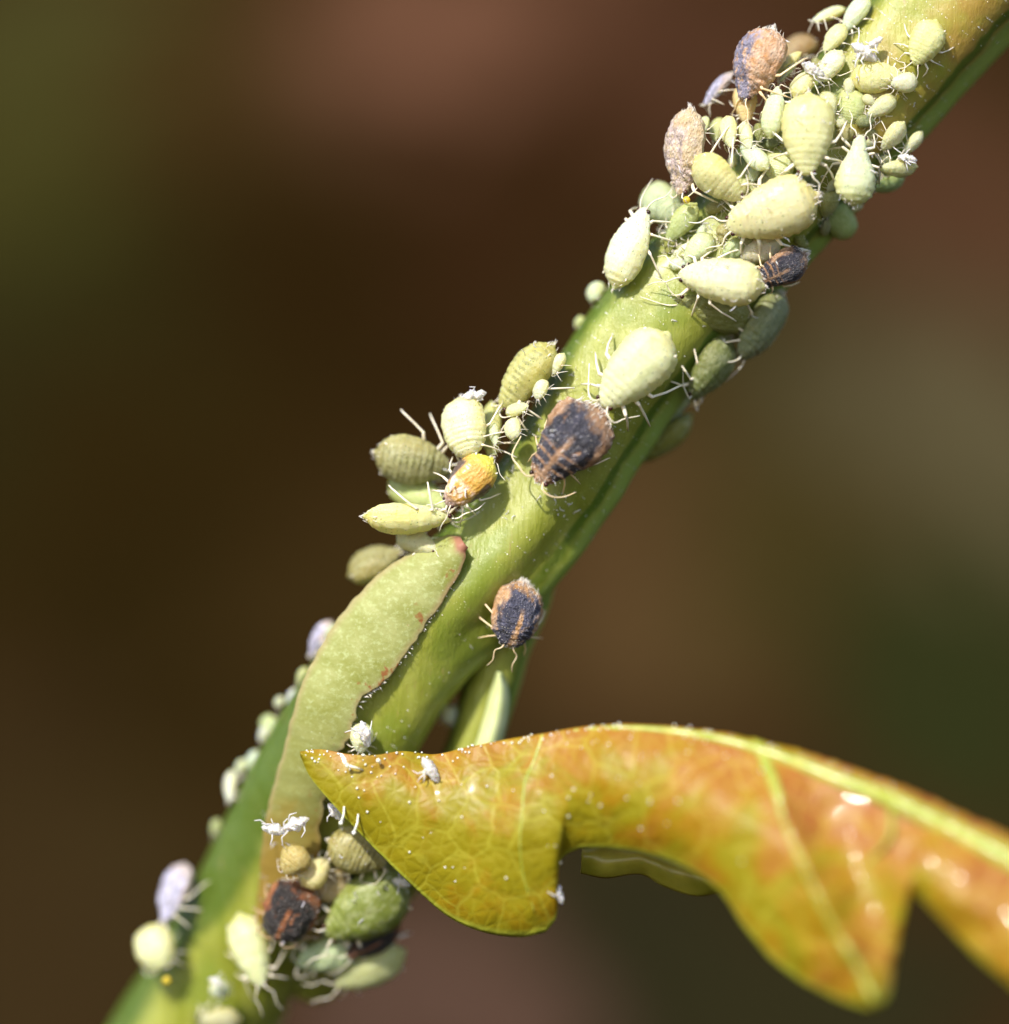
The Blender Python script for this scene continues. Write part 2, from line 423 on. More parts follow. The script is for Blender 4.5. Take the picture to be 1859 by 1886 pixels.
M_PALE = mat_pale()
M_ROWS = mat_pale('banded_olive_aphid_skin', True)
def mat_orange():
    M = Mat('orange_nymph_skin'); ob = M.obj(); x, y, z = M.sep(ob)[:3]; n = M.noise(ob, 9.0, 5, .65)
    c = M.mix(M.mr(n, .35, .65), (0.54, 0.26, 0.035), (0.66, 0.42, 0.09))
    c = M.mix(M.mr(x, -.20, -.40, 0, .85, True), c, (0.66, 0.66, 0.10))
    fr = M.math('MULTIPLY', M.mr(x, .05, .14, 0, 1, True), M.mr(M.noise(ob, 7.0, 3), .42, .58, 0, .9))
    c = M.mix(fr, c, (0.85, 0.66, 0.55))
    pads = M.math('MULTIPLY', M.mr(M.math('ABSOLUTE', y), .33, .41, 0, 1, True), M.math('MULTIPLY', M.mr(x, -.22, -.12, 0, 1, True), M.mr(x, .34, .26, 0, 1, True)))
    c = M.mix(M.math('MULTIPLY', pads, .9), c, (0.05, 0.04, 0.05))
    c = M.mix(M.mr(x, .33, .40, 0, .7, True), c, (0.22, 0.14, 0.13))
    M.color(c); M.set(Roughness=.35, Specular_IOR_Level=.5, Coat_Weight=.2, Coat_Roughness=.2); sss(M, .35, .1, (1, .6, .2))
    M.bump(M.math('ADD', M.noise(ob, 18, 5, .7), M.vor(ob, 12)), .6, .03); return M.m
M_ORANGE = mat_orange()
M_TAN = mat_dark('tan_lilac_aphid_skin', (0.34, 0.27, 0.25), (0.60, 0.42, 0.22), (0.72, 0.60, 0.42), sheen=0.4, stripe=False, hole=0.48, wax=(0.86, 0.80, 0.74))
M_DARK2 = mat_dark('blotched_dark_aphid_skin', (0.03, 0.03, 0.05), (0.46, 0.22, 0.06), (0.66, 0.44, 0.28), sheen=0.5, edge=0.46, hole=0.57, hs=3.5, thorax=False)
M_DARK = mat_dark('dark_aphid_skin', (0.014, 0.013, 0.022), (0.26, 0.12, 0.04), (0.56, 0.34, 0.20), sheen=0.8, wax=(0.72, 0.72, 0.80))
M_BROWN = mat_dark('shaded_brown_aphid_skin', (0.010, 0.007, 0.006), (0.22, 0.06, 0.012), (0.38, 0.15, 0.05), sheen=0.15, thorax=False, hole=0.62, hs=4.0)
M_PINK = mat_dark('lilac_aphid_skin', (0.13, 0.12, 0.17), (0.56, 0.27, 0.10), (0.70, 0.50, 0.36), sheen=0.7, stripe=False, edge=0.30, hole=0.52, wax=(0.80, 0.74, 0.72))
M_GREY = mat_dark('powder_sheen_aphid_skin', (0.30, 0.29, 0.38), (0.62, 0.46, 0.40), (0.75, 0.68, 0.66), sheen=0.8, stripe=False)  # powdered grey skin; also paints sky sheen on one dark aphid
M_LEG = mat_simple('aphid_leg', (0.78, 0.66, 0.48), (0.86, 0.80, 0.68), 12, 0.35, 0.1, 0.25, 0.2, tint=True)
M_EYE = mat_simple('aphid_eye', (0.02, 0.006, 0.004), (0.06, 0.01, 0.008), 12, 0.25, 0)
M_HAIR = mat_simple('pale_bristle', (0.70, 0.62, 0.52), (0.85, 0.80, 0.72), 12, 0.3, 0, 0.2)
M_SKIN = mat_simple('shed_skin', (0.90, 0.87, 0.84), (0.96, 0.94, 0.92), 10, 0.35, 0.3, 0.5, 0.3)
_t = M_SKIN.node_tree; _b = _t.nodes['Principled BSDF']; _r = _t.nodes.new('ShaderNodeBsdfTranslucent'); _r.inputs[0].default_value = (.95, .92, .9, 1)
_x = _t.nodes.new('ShaderNodeMixShader'); _x.inputs[0].default_value = .5; _t.links.new(_b.outputs[0], _x.inputs[1]); _t.links.new(_r.outputs[0], _x.inputs[2]); _t.links.new(_x.outputs[0], _t.nodes['Material Output'].inputs[0])
M_STEM = mat_stem(); M_LEAF = mat_leaf(); M_BRACT = mat_bract()
M_VEIN = mat_simple('leaf_vein', (0.28, 0.33, 0.035), (0.42, 0.42, 0.08), 2.5, 0.36, 0.4, 0.3, 0.15)
M_UNDER = mat_simple('leaf_underside', (0.24, 0.24, 0.02), (0.40, 0.36, 0.05), 1.2, 0.4, 0.3, 0.3, 0.2)
M_GLAND = mat_simple('gland_bead', (0.88, 0.84, 0.66), (0.95, 0.93, 0.84), 4, 0.12, 0, 0.3, 0.8)
M_GREEN = mat_simple('green_stipule', (0.14, 0.24, 0.03), (0.26, 0.36, 0.06), 1.5, 0.45, 0.3, 0.2)
M_PALEST = mat_simple('pale_stipule', (0.50, 0.58, 0.24), (0.62, 0.66, 0.36), 1.5, 0.45, 0.3, 0.2)
def mat_drop():
    M = Mat('honeydew'); M.color(M.mix(M.mr(M.noise(M.obj(), 3), .3, .7), (0.85, 0.62, 0.02), (0.95, 0.75, 0.08)))
    M.set(Roughness=0.06, IOR=1.4, Transmission_Weight=0.45, Coat_Weight=0.6); return M.m
M_DROP = mat_drop()

# ---------------------------------------------------------------- the bank of soil and litter far behind
def build_ground():
    V = []; F = []; n = 120
    for j in range(n + 1):
        for i in range(n + 1):
            x = (i / n - 0.5) * 260; y = (j / n - 0.45) * 260
            V.append((x, y, 1.6 * nz(x, y, 0, 0.06) + 0.8 * nz(x, y, 5, 0.22)))
    for j in range(n):
        for i in range(n):
            a = j * (n + 1) + i; F.append([a, a + 1, a + n + 2, a + n + 1])
    o = link('ground', mesh('ground', V, F, True, mat_ground())); tag(o, kind='structure')
    o.location = (0, 80, 0); o.rotation_euler = (R(64), 0, 0)
    return o
ground = build_ground()

# ---------------------------------------------------------------- stem
def sweep(name, ctrl, mat, parent=None, n=220, m=72, ridges=None, lump=0.02):
    """ctrl: (px, py, d, radius in hundredths)"""
    pts = [Vector((*P(a, b, d), r / 100.0)) for a, b, d, r in ctrl]
    sp = crv(pts, n); V = []; F = []
    cs = [Vector(p[:3]) for p in sp]
    for i in range(n):
        t = (cs[min(i + 1, n - 1)] - cs[max(i - 1, 0)]).normalized()
        side = Vector((0, -1, 0)).cross(t).normalized()     # across the stem, to the viewer's right when going up
        tow = t.cross(side).normalized()                    # towards the viewer
        for k in range(m):
            th = 2 * math.pi * k / m
            rr = sp[i][3] * (1 + (ridges(th, i / (n - 1)) if ridges else 0))
            dirv = side * math.sin(th) + tow * math.cos(th)
            q = cs[i] + dirv * rr
            rr += lump * nz(q.x, q.y, q.z, 1.1) + lump * 0.4 * nz(q.x, q.y, q.z, 4.0)
            V.append(cs[i] + dirv * rr)
    for i in range(n - 1):
        for k in range(m):
            F.append([i * m + k, i * m + (k + 1) % m, (i + 1) * m + (k + 1) % m, (i + 1) * m + k])
    F.append(list(reversed(range(m)))); F.append([(n - 1) * m + k for k in range(m)])
    me = mesh(name, V, F, True, mat); uvl = me.uv_layers.new(name='across')
    for li, lo in enumerate(me.loops):
        vi = lo.vertex_index; th = wrap(2 * math.pi * (vi % m) / m)
        uvl.data[li].uv = (vi // m / (n - 1), abs(th) / math.pi if False else 0.5 + 0.5 * math.sin(th) if abs(th) < math.pi / 2 else (1.0 if th > 0 else 0.0))
    return link(name, me, parent), cs

def gauss(x, s): return math.exp(-x * x / (2 * s * s))
def wrap(a): return (a + math.pi) % (2 * math.pi) - math.pi
def stem_ridges(th, t):
    tw = th + 0.5 * (t - 0.5)
    up = 1 - min(1.0, max(0.0, (t - 0.48) / 0.12)); lo = min(1.0, max(0.0, (t - 0.56) / 0.07)) * (1 - min(1.0, max(0.0, (t - 0.80) / 0.08)))
    return (up * (0.075 * gauss(wrap(tw - 1.28), 0.16) - 0.06 * gauss(wrap(tw - 0.92), 0.18)) + 0.05 * gauss(wrap(tw + 0.95), 0.22)
            + 0.05 * gauss(wrap(tw + 2.4), 0.3) - 0.04 * up * gauss(wrap(tw + 0.45), 0.25)
            + (0.08 * gauss(wrap(th + 0.05), 0.30) - 0.12 * gauss(wrap(th - 0.60), 0.22)) * gauss(t - 0.525, 0.05)
            + 0.15 * lo * gauss(wrap(th - 0.78), 0.30) - 0.05 * lo * gauss(wrap(th - 0.05), 0.35))

plant = link('plant_stem', None); plant.location = P(350, 1950, -3.6)
tag(plant, 'thick ridged green stem rising from lower left to upper right, crowded with aphids', 'plant stem')
ST = [(1900, -180, -1.2, 150), (1790, -50, -1.2, 138), (1683, 82, -1.2, 126), (1500, 290, -1.2, 121), (1370, 440, -1.2, 116), (1242, 566, -1.2, 121), (1142, 697, -1.2, 118),
      (1062, 830, -1.2, 112), (990, 940, -1.25, 112), (890, 1060, -1.3, 116), (740, 1205, -1.5, 126), (630, 1370, -2.0, 130), (545, 1530, -2.7, 131),
      (468, 1690, -3.4, 136), (390, 1840, -4.1, 144), (322, 1960, -4.6, 150), (240, 2120, -5.2, 155)]
def child(o, root):
    o.parent = root; o.matrix_parent_inverse = Matrix.Translation(root.location).inverted(); return o
stem, _ = sweep('stalk', ST, M_STEM, None, 300, 96, stem_ridges, 0.03); child(stem, plant)
branch, _ = sweep('side_shoot', [(1010, 960, -1.7, 40), (965, 1080, -1.75, 58), (925, 1190, -1.8, 54), (893, 1300, -1.9, 52), (862, 1400, -2.0, 52), (815, 1490, -2.2, 55), (740, 1590, -2.5, 60), (650, 1690, -3.1, 66), (560, 1800, -3.9, 70)],
                 M_STEM, None, 120, 48, lambda th, t: 0.05 * math.cos(3 * th), 0.03); child(branch, plant)

# ---------------------------------------------------------------- sheets (bract, leaf, stipules)
def sheet(name, A, B, depth, mat, thick=0.03, n=160, m=40, parent=None, over=None):
    """a blade between edge curve A and edge curve B (same run), bent by depth(px,py,u,v)"""
    a = crv([(*p, 0) for p in A], n); b = crv([(*p, 0) for p in B], n); V = []; F = []; U = []; Q = []
    for i in range(n):
        u = i / (n - 1)
        for j in range(m):
            v = j / (m - 1); p = a[i].lerp(b[i], v)
            V.append(P(p.x, p.y, depth(p.x, p.y, u, v))); U.append((u, v)); Q.append((p.x / 100, p.y / 100))
    for i in range(n - 1):
        for j in range(m - 1):
            k = i * m + j; F.append([k, k + 1, k + m + 1, k + m])
    me = mesh(name, V, F, True, mat)
    l1 = me.uv_layers.new(name='across'); l2 = me.uv_layers.new(name='flat')
    for li, lo in enumerate(me.loops):
        l1.data[li].uv = U[lo.vertex_index]; l2.data[li].uv = Q[lo.vertex_index]
    o = link(name, me, None)
    if parent: child(o, parent)
    s = o.modifiers.new('thickness', 'SOLIDIFY'); s.thickness = thick; s.offset = 0
    return o

random.seed(7)
def jag(pts, amp, n=None):
    out = []
    c = crv([(*p, 0) for p in pts], n or len(pts) * 6)
    for i, p in enumerate(c):
        a = amp * (0 if i in (0, len(c) - 1) else 1)
        out.append((p.x + random.uniform(-a, a), p.y + random.uniform(-a, a)))
    return out

# bract (a scale leaf clasping the stem)
BL = [(470, 1730), (478, 1640), (488, 1540), (500, 1470), (520, 1400), (540, 1320), (570, 1235), (612, 1160), (660, 1097), (720, 1045), (780, 1008), (828, 989), (848, 992)]
BR = [(590, 1730), (585, 1640), (588, 1540), (598, 1470), (618, 1400), (648, 1345), (662, 1290), (700, 1262), (745, 1210), (785, 1150), (815, 1105), (846, 1050), (860, 1006)]
def bract_depth(px, py, u, v):
    c = 4 * v * (1 - v)
    return -0.05 - 0.36 * (1 - u) + 0.16 * c - 2.9 * max(0, 0.5 - u) ** 1.3 + 0.10 * (u ** 2) + 0.03 * nz(px / 60, py / 60, 1) - 0.35 * max(0, v - 0.8) * 0 - 0.30 * (1 - v)
bract = link('bract', None); bract.location = P(520, 1620, -1.0)
tag(bract, 'pale green pointed bract with reddish tip, clasping the stem above the orange leaf', 'bract')
bb = sheet('blade', jag(BL, 1.6), jag(BR, 3.2, 70), bract_depth, M_BRACT, 0.08, 200, 44, bract)
mb = MB()
for k in range(70):
    i = random.randrange(3, len(BR) - 1); f = random.random()
    x = BR[i - 1][0] * (1 - f) + BR[i][0] * f; y = BR[i - 1][1] * (1 - f) + BR[i][1] * f
    L = random.uniform(6, 15) if i in (4, 5, 6, 7) else random.uniform(3, 7)
    a = random.uniform(-0.6, 1.3); uu = (i - 1 + f) / (len(BR) - 1)
    d = bract_depth(x, y, uu, 1)
    mb.tube([P(x - 2, y, d), P(x + L * .5 * math.cos(a), y + L * .4 * math.sin(a), d + .03), P(x + L * math.cos(a), y + L * math.sin(a) * 1.1, d + random.uniform(-.05, .12))], [.014, .010, .003], 5)
o = child(mb.build('edge_hair', M_HAIR), bract); o['kind'] = 'stuff'

# stipule behind, small stipule by the side shoot
st = sheet('stipule', [(845, 1480), (868, 1400), (890, 1330), (905, 1275), (917, 1238)], [(905, 1480), (915, 1400), (932, 1330), (936, 1275), (922, 1238)],
           lambda px, py, u, v: -1.25 + 0.25 * math.sin(math.pi * v), M_PALEST, 0.05, 60, 14)
tag(st, 'narrow pale stipule standing against the side shoot behind the orange leaf', 'stipule')
# small spur on the right edge of the stem
sp_, _ = sweep('spur', [(1035, 985, -1.05, 26), (1052, 1000, -1.0, 17), (1062, 1010, -1.0, 8), (1066, 1016, -1.0, 2)], M_STEM, None, 20, 16); child(sp_, plant)

# ---------------------------------------------------------------- the orange leaf in front
LT = [(553, 1386), (590, 1381), (640, 1389), (690, 1391), (740, 1384), (800, 1390), (860, 1377), (930, 1363), (1000, 1352), (1070, 1340), (1150, 1334), (1250, 1340),
      (1350, 1357), (1450, 1384), (1550, 1420), (1650, 1455), (1750, 1500), (1859, 1552), (1980, 1610), (2100, 1660)]
LBm = [(555, 1392), (572, 1430), (620, 1488), (700, 1572), (770, 1640), (830, 1690), (895, 1717), (960, 1725), (1005, 1716), (1024, 1690), (1026, 1640), (1024, 1600), (1040, 1575), (1070, 1561),
       (1120, 1562), (1190, 1572), (1260, 1596), (1325, 1640), (1370, 1705), (1420, 1765), (1480, 1812), (1550, 1846), (1600, 1862), (1632, 1845), (1648, 1780), (1662, 1700), (1657, 1650), (1658, 1634),
       (1690, 1650), (1740, 1700), (1800, 1762), (1859, 1812), (1960, 1900), (2060, 1960)]
def pair(A, B, keys, n=240):
    """resample both edges so that the runs between matching fractions line up"""
    return A, B
def seg(A, i0, i1): return A[i0:i1 + 1]
def resample(segs, counts):
    out = []
    for s, c in zip(segs, counts):
        r = crv([(*p, 0) for p in s], c); out += [(q.x, q.y) for q in (r if not out else r[1:])]
    return out
CNT = [70, 20, 50, 26, 20, 60]
TS = [seg(LT, 0, 8), [LT[8], LT[9], LT[10]], seg(LT, 10, 13), seg(LT, 13, 14), seg(LT, 14, 15), seg(LT, 15, 19)]
BS = [seg(LBm, 0, 8), seg(LBm, 8, 13), seg(LBm, 13, 20), seg(LBm, 20, 22), seg(LBm, 22, 27), seg(LBm, 27, 33)]
TOP = resample(TS, CNT); BOT = resample(BS, CNT)

def linedist(px, py, pts):
    """signed distance to a polyline, plus on its right-hand side when it runs down the picture"""
    best = 1e9; sg = 1; tt = 0; n = len(pts) - 1
    for i, (a, b) in enumerate(zip(pts, pts[1:])):
        dx, dy = b[0] - a[0], b[1] - a[1]; l2 = dx * dx + dy * dy
        t = max(0, min(1, ((px - a[0]) * dx + (py - a[1]) * dy) / l2))
        qx, qy = px - a[0] - t * dx, py - a[1] - t * dy; d = math.hypot(qx, qy)
        if d < best: best = d; sg = 1 if (qx * dy - qy * dx) > 0 else -1; tt = (i + t) / n
    return best * sg, tt
V1 = [(1000, 1354), (985, 1400), (968, 1440), (962, 1500), (958, 1560), (966, 1620), (985, 1680)]
V2 = [(1395, 1372), (1425, 1440), (1450, 1520), (1490, 1610), (1540, 1710), (1585, 1790), (1612, 1850)]
def leaf_d(px, py, v):
    base = 0.42 + (0 if px < 800 else 3.7 * ((px - 800) / 1060.0) ** 1.2)
    rt = max(0.0, min(1.0, (px - 1120) / 220.0)); rt = rt * rt * (3 - 2 * rt)
    bulge = 0.95 * math.sin(math.pi * min(1.0, max(0, v) * 0.92 + 0.0)) if 0 <= v <= 1 else 0
    size = min(1.0, max(0.12, (px - 553) / 380.0)) if px < 933 else 1.0
    d = base + (0.48 - 0.26 * rt) * bulge * size - 0.30 * v ** 3 * size * (1 - rt) + rt * 1.15 * v - rt * 0.5 * v ** 4
    s1, t1 = linedist(px, py, V1); s2, t2 = linedist(px, py, V2)
    r1 = (math.exp(s1 / 150) if s1 < 0 else math.exp(-s1 / 42)) * min(1, v * 2.2)
    r2 = (math.exp(s2 / 120) if s2 < 0 else 1.25 * math.exp(-s2 / 50) - 0.25 * math.exp(-((s2 - 75) / 50.0) ** 2)) * min(1, v * 2.2)
    d += 0.20 * r1 + 0.62 * r2
    d += 0.16 * math.sin((px - 1030) / 62.0) * gauss(px - 1230, 170) * v
    d += rt * v * (0.13 * nz(px / 62, py / 62, 4) + 0.05 * nz(px / 30, py / 30, 9)) * max(0, min(1, (px - 1300) / 200))
    d += 0.10 * nz(px / 120, py / 120, 2) + 0.022 * nz(px / 38, py / 38, 7)
    # the fold along the upper left edge
    d += 0.10 * math.sin(px / 34.0) * max(0, 1 - v * 3) * gauss(px - 700, 130)
    return d
class Leaf: pass
def leaf_v(px, py):
    # relative place between the upper and lower edge (nearest column)
    best = None
    for a, b in zip(TOPs, BOTs):
        dx, dy = b[0] - a[0], b[1] - a[1]; l2 = dx * dx + dy * dy
        t = ((px - a[0]) * dx + (py - a[1]) * dy) / max(l2, 1)
        q = math.hypot(px - a[0] - t * dx, py - a[1] - t * dy)
        if best is None or q < best[0]: best = (q, t)
    return max(0, min(1, best[1]))
TOPs = TOP[::2]; BOTs = BOT[::2]
def leaf_at(px, py, up=0.02): return P(px, py, leaf_d(px, py, leaf_v(px, py)) + up)

leaf = link('leaf', None); leaf.location = P(1859, 1600, 3.0)
tag(leaf, 'glossy lobed orange and yellow young leaf reaching in from the lower right', 'leaf')
NB = len(TOP)
blade = sheet('blade', TOP, BOT, lambda px, py, u, v: leaf_d(px, py, v), M_LEAF, 0.035, NB, 64, leaf)
def vein(name, pts, r0, r1, parent=leaf, n=50, up=0.0, mat=M_VEIN):
    c = crv([(*p, 0) for p in pts], n); mbx = MB()
    rr = [(r0 + (r1 - r0) * i / (n - 1)) / 100 for i in range(n)]
    mbx.tube([leaf_at(p.x, p.y, up) for p in c], rr, 10)
    return child(mbx.build(name, mat), parent)
mid = vein('midrib', [(965, 1361), (1000, 1356), (1070, 1346), (1150, 1342), (1250, 1350), (1350, 1369), (1450, 1400), (1550, 1440), (1650, 1478), (1750, 1528), (1859, 1586), (1980, 1650), (2090, 1700)], 2.2, 27, n=110, up=-0.03)
vein('side_vein', V1, 3.4, 1.4); vein('side_vein', V2, 11, 5, up=-0.03)
vein('side_vein', [(1150, 1342), (1135, 1375), (1118, 1420), (1120, 1470), (1150, 1530)], 2.4, 0.8, up=-.008)
vein('side_vein', [(1290, 1360), (1262, 1400), (1245, 1450), (1250, 1520), (1290, 1590)], 2.8, 0.8, up=-.012)
vein('side_vein', [(640, 1389), (642, 1408), (655, 1430), (690, 1450)], 1.5, 0.6)
vein('side_vein', [(757, 1400), (753, 1440), (765, 1490), (790, 1525), (800, 1580), (830, 1620), (880, 1645), (960, 1632)], 1.4, 0.8, up=-.003)
vein('side_vein', [(985, 1400), (930, 1425), (880, 1450), (868, 1480), (830, 1520), (792, 1527)], 1.5, 0.8, up=-.003)
vein('side_vein', [(1640, 1475), (1640, 1540), (1600, 1590), (1570, 1650)], 4.5, 1.5, up=-.03)
vein('side_vein', [(1760, 1530), (1770, 1600), (1750, 1660)], 5, 2, up=-.03)
# the far side of the midrib, seen as a thin reddish fringe above it
fr_t = [(1240, 1338), (1320, 1346), (1400, 1362), (1480, 1384), (1560, 1410), (1650, 1442), (1750, 1486), (1859, 1538), (2080, 1640)]
fr_b = [(1240, 1344), (1320, 1356), (1400, 1374), (1480, 1398), (1560, 1428), (1650, 1460), (1750, 1506), (1859, 1560), (2080, 1665)]
sheet('upper_fringe', jag(fr_t, 2, 60), fr_b, lambda px, py, u, v: leaf_d(px, py, 0) - 0.10 - 0.35 * (1 - v), M_LEAF, 0.03, 90, 6, leaf)
# lobe of the same leaf hanging behind
sheet('hanging_lobe', [(1073, 1548), (1120, 1548), (1180, 1555), (1240, 1570), (1300, 1590), (1360, 1625)], [(1070, 1608), (1115, 1617), (1180, 1610), (1225, 1633), (1285, 1650), (1340, 1640)],
      lambda px, py, u, v: 0.10 + 0.25 * math.sin(3 * v) + 0.05 * nz(px / 30, py / 30, 0) + 0.6 * u, M_UNDER, 0.03, 70, 20, leaf)
# gland beads on the leaf
mb = MB(); random.seed(11)
for k in range(250):
    if k < 165:
        i = random.randrange(0, int(NB * 0.95)); x, y = TOP[i]; x += random.uniform(-3, 3); y += random.uniform(-3, 10) if k < 150 else random.uniform(0, 34)
    else:
        i = random.randrange(0, int(NB * 0.55)); f = random.random() ** 1.6 * 0.85; x = TOP[i][0] * (1 - f) + BOT[i][0] * f; y = TOP[i][1] * (1 - f) + BOT[i][1] * f
    r = random.uniform(0.010, 0.025)
    mb.ball(leaf_at(x, y, 0.02 + r * .6), r, 8, 5)
o = child(mb.build('gland_beads', M_GLAND), leaf); o['kind'] = 'stuff'
for (x, y, x2, y2) in ((634, 1486, 628, 1516), (660, 1500, 652, 1534), (668, 1418, 640, 1410), (700, 1408, 697, 1401)):
    mb = MB(); d = leaf_d(x, y, leaf_v(x, y)) + .03
    mb.tube([P(x, y, d), P((x + x2) / 2 + 2, (y + y2) / 2, d + .10), P(x2, y2, d + .12)], [.022, .018, .024], 8); mb.ball(P(x2, y2, d + .12), .042, 10, 7)
    child(mb.build('gland_hair', M_GLAND), leaf)

# ---------------------------------------------------------------- fine glistening points on the stem skin
def world_bvh(obs):
    V = []; F = []
    for o in obs:
        n = len(V); me = o.data
        V += [v.co.copy() for v in me.vertices]; F += [[i + n for i in p.vertices] for p in me.polygons]
    return BVHTree.FromPolygons(V, F)
BVH = world_bvh([stem, branch, bb])
def ray(px, py):
    o = Vector((0, -D, 0)); t = (P(px, py, 0) - o).normalized()
    return BVH.ray_cast(o, t, 400)
random.seed(3); mb = MB()
for k in range(2600):
    t = random.random(); s = random.uniform(-125, 125)
    c = crv([Vector((a, b, 0)) for a, b, _, _ in ST[1:12]], 60)[int(t * 59)] if k == 0 else None
    if k == 0: CL = crv([Vector((a, b, 0)) for a, b, _, _ in ST[1:12]], 80)
    i = int(t * 78); c = CL[i]; dv = (CL[i + 1] - CL[i]).normalized()
    px, py = c.x - dv.y * s, c.y + dv.x * s
    h = ray(px, py)
    if h[0] is None: continue
    den = nz(px / 70, py / 70, 3) + (0.35 if (px > 1480 or 1000 < px < 1240) else -0.05)
    if den < random.uniform(-0.1, 0.5): continue
    r = random.uniform(0.008, 0.018)
    mb.ball(h[0] + h[1] * r * 0.5, r, 5, 4)
o = child(mb.build('glistening_papillae', M_GLAND), plant); o['kind'] = 'stuff'

# ---------------------------------------------------------------- aphids
PROF = {
 'plump': [(0, .03), (.025, .13), (.08, .20), (.16, .28), (.28, .375), (.42, .45), (.56, .492), (.68, .50), (.80, .455), (.90, .33), (.945, .20), (.965, .10), (1, .04)],
 'egg': [(0, .03), (.03, .12), (.10, .185), (.20, .265), (.32, .36), (.45, .445), (.60, .497), (.73, .50), (.86, .42), (.935, .25), (.96, .15), (1, .05)],
 'slim':  [(0, .03), (.025, .12), (.08, .20), (.18, .30), (.32, .415), (.50, .497), (.66, .50), (.80, .43), (.89, .31), (.94, .19), (.965, .09), (1, .04)],
 'round': [(0, .04), (.03, .20), (.10, .31), (.22, .42), (.40, .49), (.58, .50), (.75, .47), (.87, .38), (.95, .22), (.98, .14), (1, .03)],
 'pear':  [(0, .03), (.025, .13), (.10, .18), (.20, .21), (.32, .29), (.46, .41), (.60, .49), (.72, .50), (.84, .43), (.92, .30), (.965, .16), (1, .03)],
}
def body_mesh(kind, seed, rough, bend=0.0, groove=1.0):
    n, m = 84, 44; V = []; F = []
    prof = PROF[kind]
    segs = [.10, .165, .235, .31, .39, .47, .55, .63, .71, .79, .87]
    for i in range(n + 1):
        a = i / n; t = 0.5 - 0.5 * math.cos(math.pi * a)
        w = interp(prof, t); h = w * (0.96 if t > .3 else 0.80 + 0.53 * t)
        g = 0
        for s_, st_ in zip(segs, (1.5, 1.55, 1.5, 1.25, .95, .6, .4, .3, .3, .35, .45)):
            g += st_ * (gauss(t - s_, .0075) - 0.35 * gauss(t - s_ - .018, .013))
        for k in range(m):
            th = 2 * math.pi * k / m; cy, cz = math.cos(th), math.sin(th)
            ey = math.copysign(abs(cy) ** 0.88, cy); ez = math.copysign(abs(cz) ** (0.95), cz)
            if cz < 0: ez *= 0.72
            gr = 1 - 0.045 * groove * g * (0.35 + 0.65 * max(0, cz)) - 0.010 * groove * g * abs(cy) ** 4
            x = 0.5 - t; y = w * ey * gr; z = h * ez * gr
            # crimped marginal ridge
            y *= 1 + 0.035 * gauss(cz - 0.02, 0.13) * (1 + 0.5 * math.sin(t * 66 + seed))
            if t > .70: y += math.copysign(0.030, cy) * gauss(t - .845, .014) * gauss(cz - .3, .22)
            q = Vector((x * 3 + seed * 9.1, y * 3, z * 3))
            dn = rough * (0.026 * noise.noise(q) + 0.020 * noise.noise(q * 2.7) + 0.010 * noise.noise(q * 7.0))
            y += dn * cy; z += dn * cz + bend * (0.25 - (2 * t - 1) ** 2 * 0.25) * 0.6
            V.append((x, y, z))
    for i in range(n):
        for k in range(m):
            F.append([i * m + k, i * m + (k + 1) % m, (i + 1) * m + (k + 1) % m, (i + 1) * m + k])
    F.append(list(reversed(range(m)))); F.append([n * m + k for k in range(m)])
    return mesh('aphid_body', V, F)
BM = {}
for kd in PROF:
    for s in range(3):
        for key, rg in (('smooth', 0.9), ('rough', 2.4)):
            BM[(kd, s, key)] = body_mesh(kd, s + 1, rg, 0.12, 1.0 if key == 'smooth' else 1.1)

def leg_mesh(row, side, seed):
    rnd = random.Random(row * 31 + seed * 7 + (3 if side > 0 else 0)); j = lambda a: rnd.uniform(-a, a)
    cx, kn, an = ((0.30, (0.40 + j(.06), 0.20 + j(.05), -0.04 + j(.04)), (0.50 + j(.06), 0.28 + j(.07), -0.24 + j(.04))),
                  (0.22, (0.26 + j(.07), 0.27 + j(.06), -0.03 + j(.05)), (0.20 + j(.1), 0.41 + j(.06), -0.26 + j(.04))),
                  (0.13, (0.04 + j(.07), 0.31 + j(.05), -0.04 + j(.05)), (-0.16 + j(.09), 0.43 + j(.06), -0.26 + j(.04))))[row]
    s = side; c = Vector((cx, 0.07 * s, -0.08)); k = Vector((kn[0], kn[1] * s, kn[2])); a = Vector((an[0], an[1] * s, an[2]))
    tip = a + (a - k).normalized() * 0.05 + Vector((0, 0, -0.012)); mb = MB()
    m1 = c.lerp(k, .5) + Vector((0, 0, .015)); m2 = k.lerp(a, .5) + Vector((0, .012 * s, .012))
    mb.tube([c, m1, k * 0.97 + c * 0.03, k, k.lerp(a, .04), m2, a, a.lerp(tip, .1), tip], [.018, .022, .019, .016, .0130, .0120, .0115, .009, .007], 8)
    return mesh('aphid_leg', mb.V, mb.F, True, M_LEG)
LEGM = {(r, s, v): leg_mesh(r, s, v) for r in range(3) for s in (-1, 1) for v in range(4)}
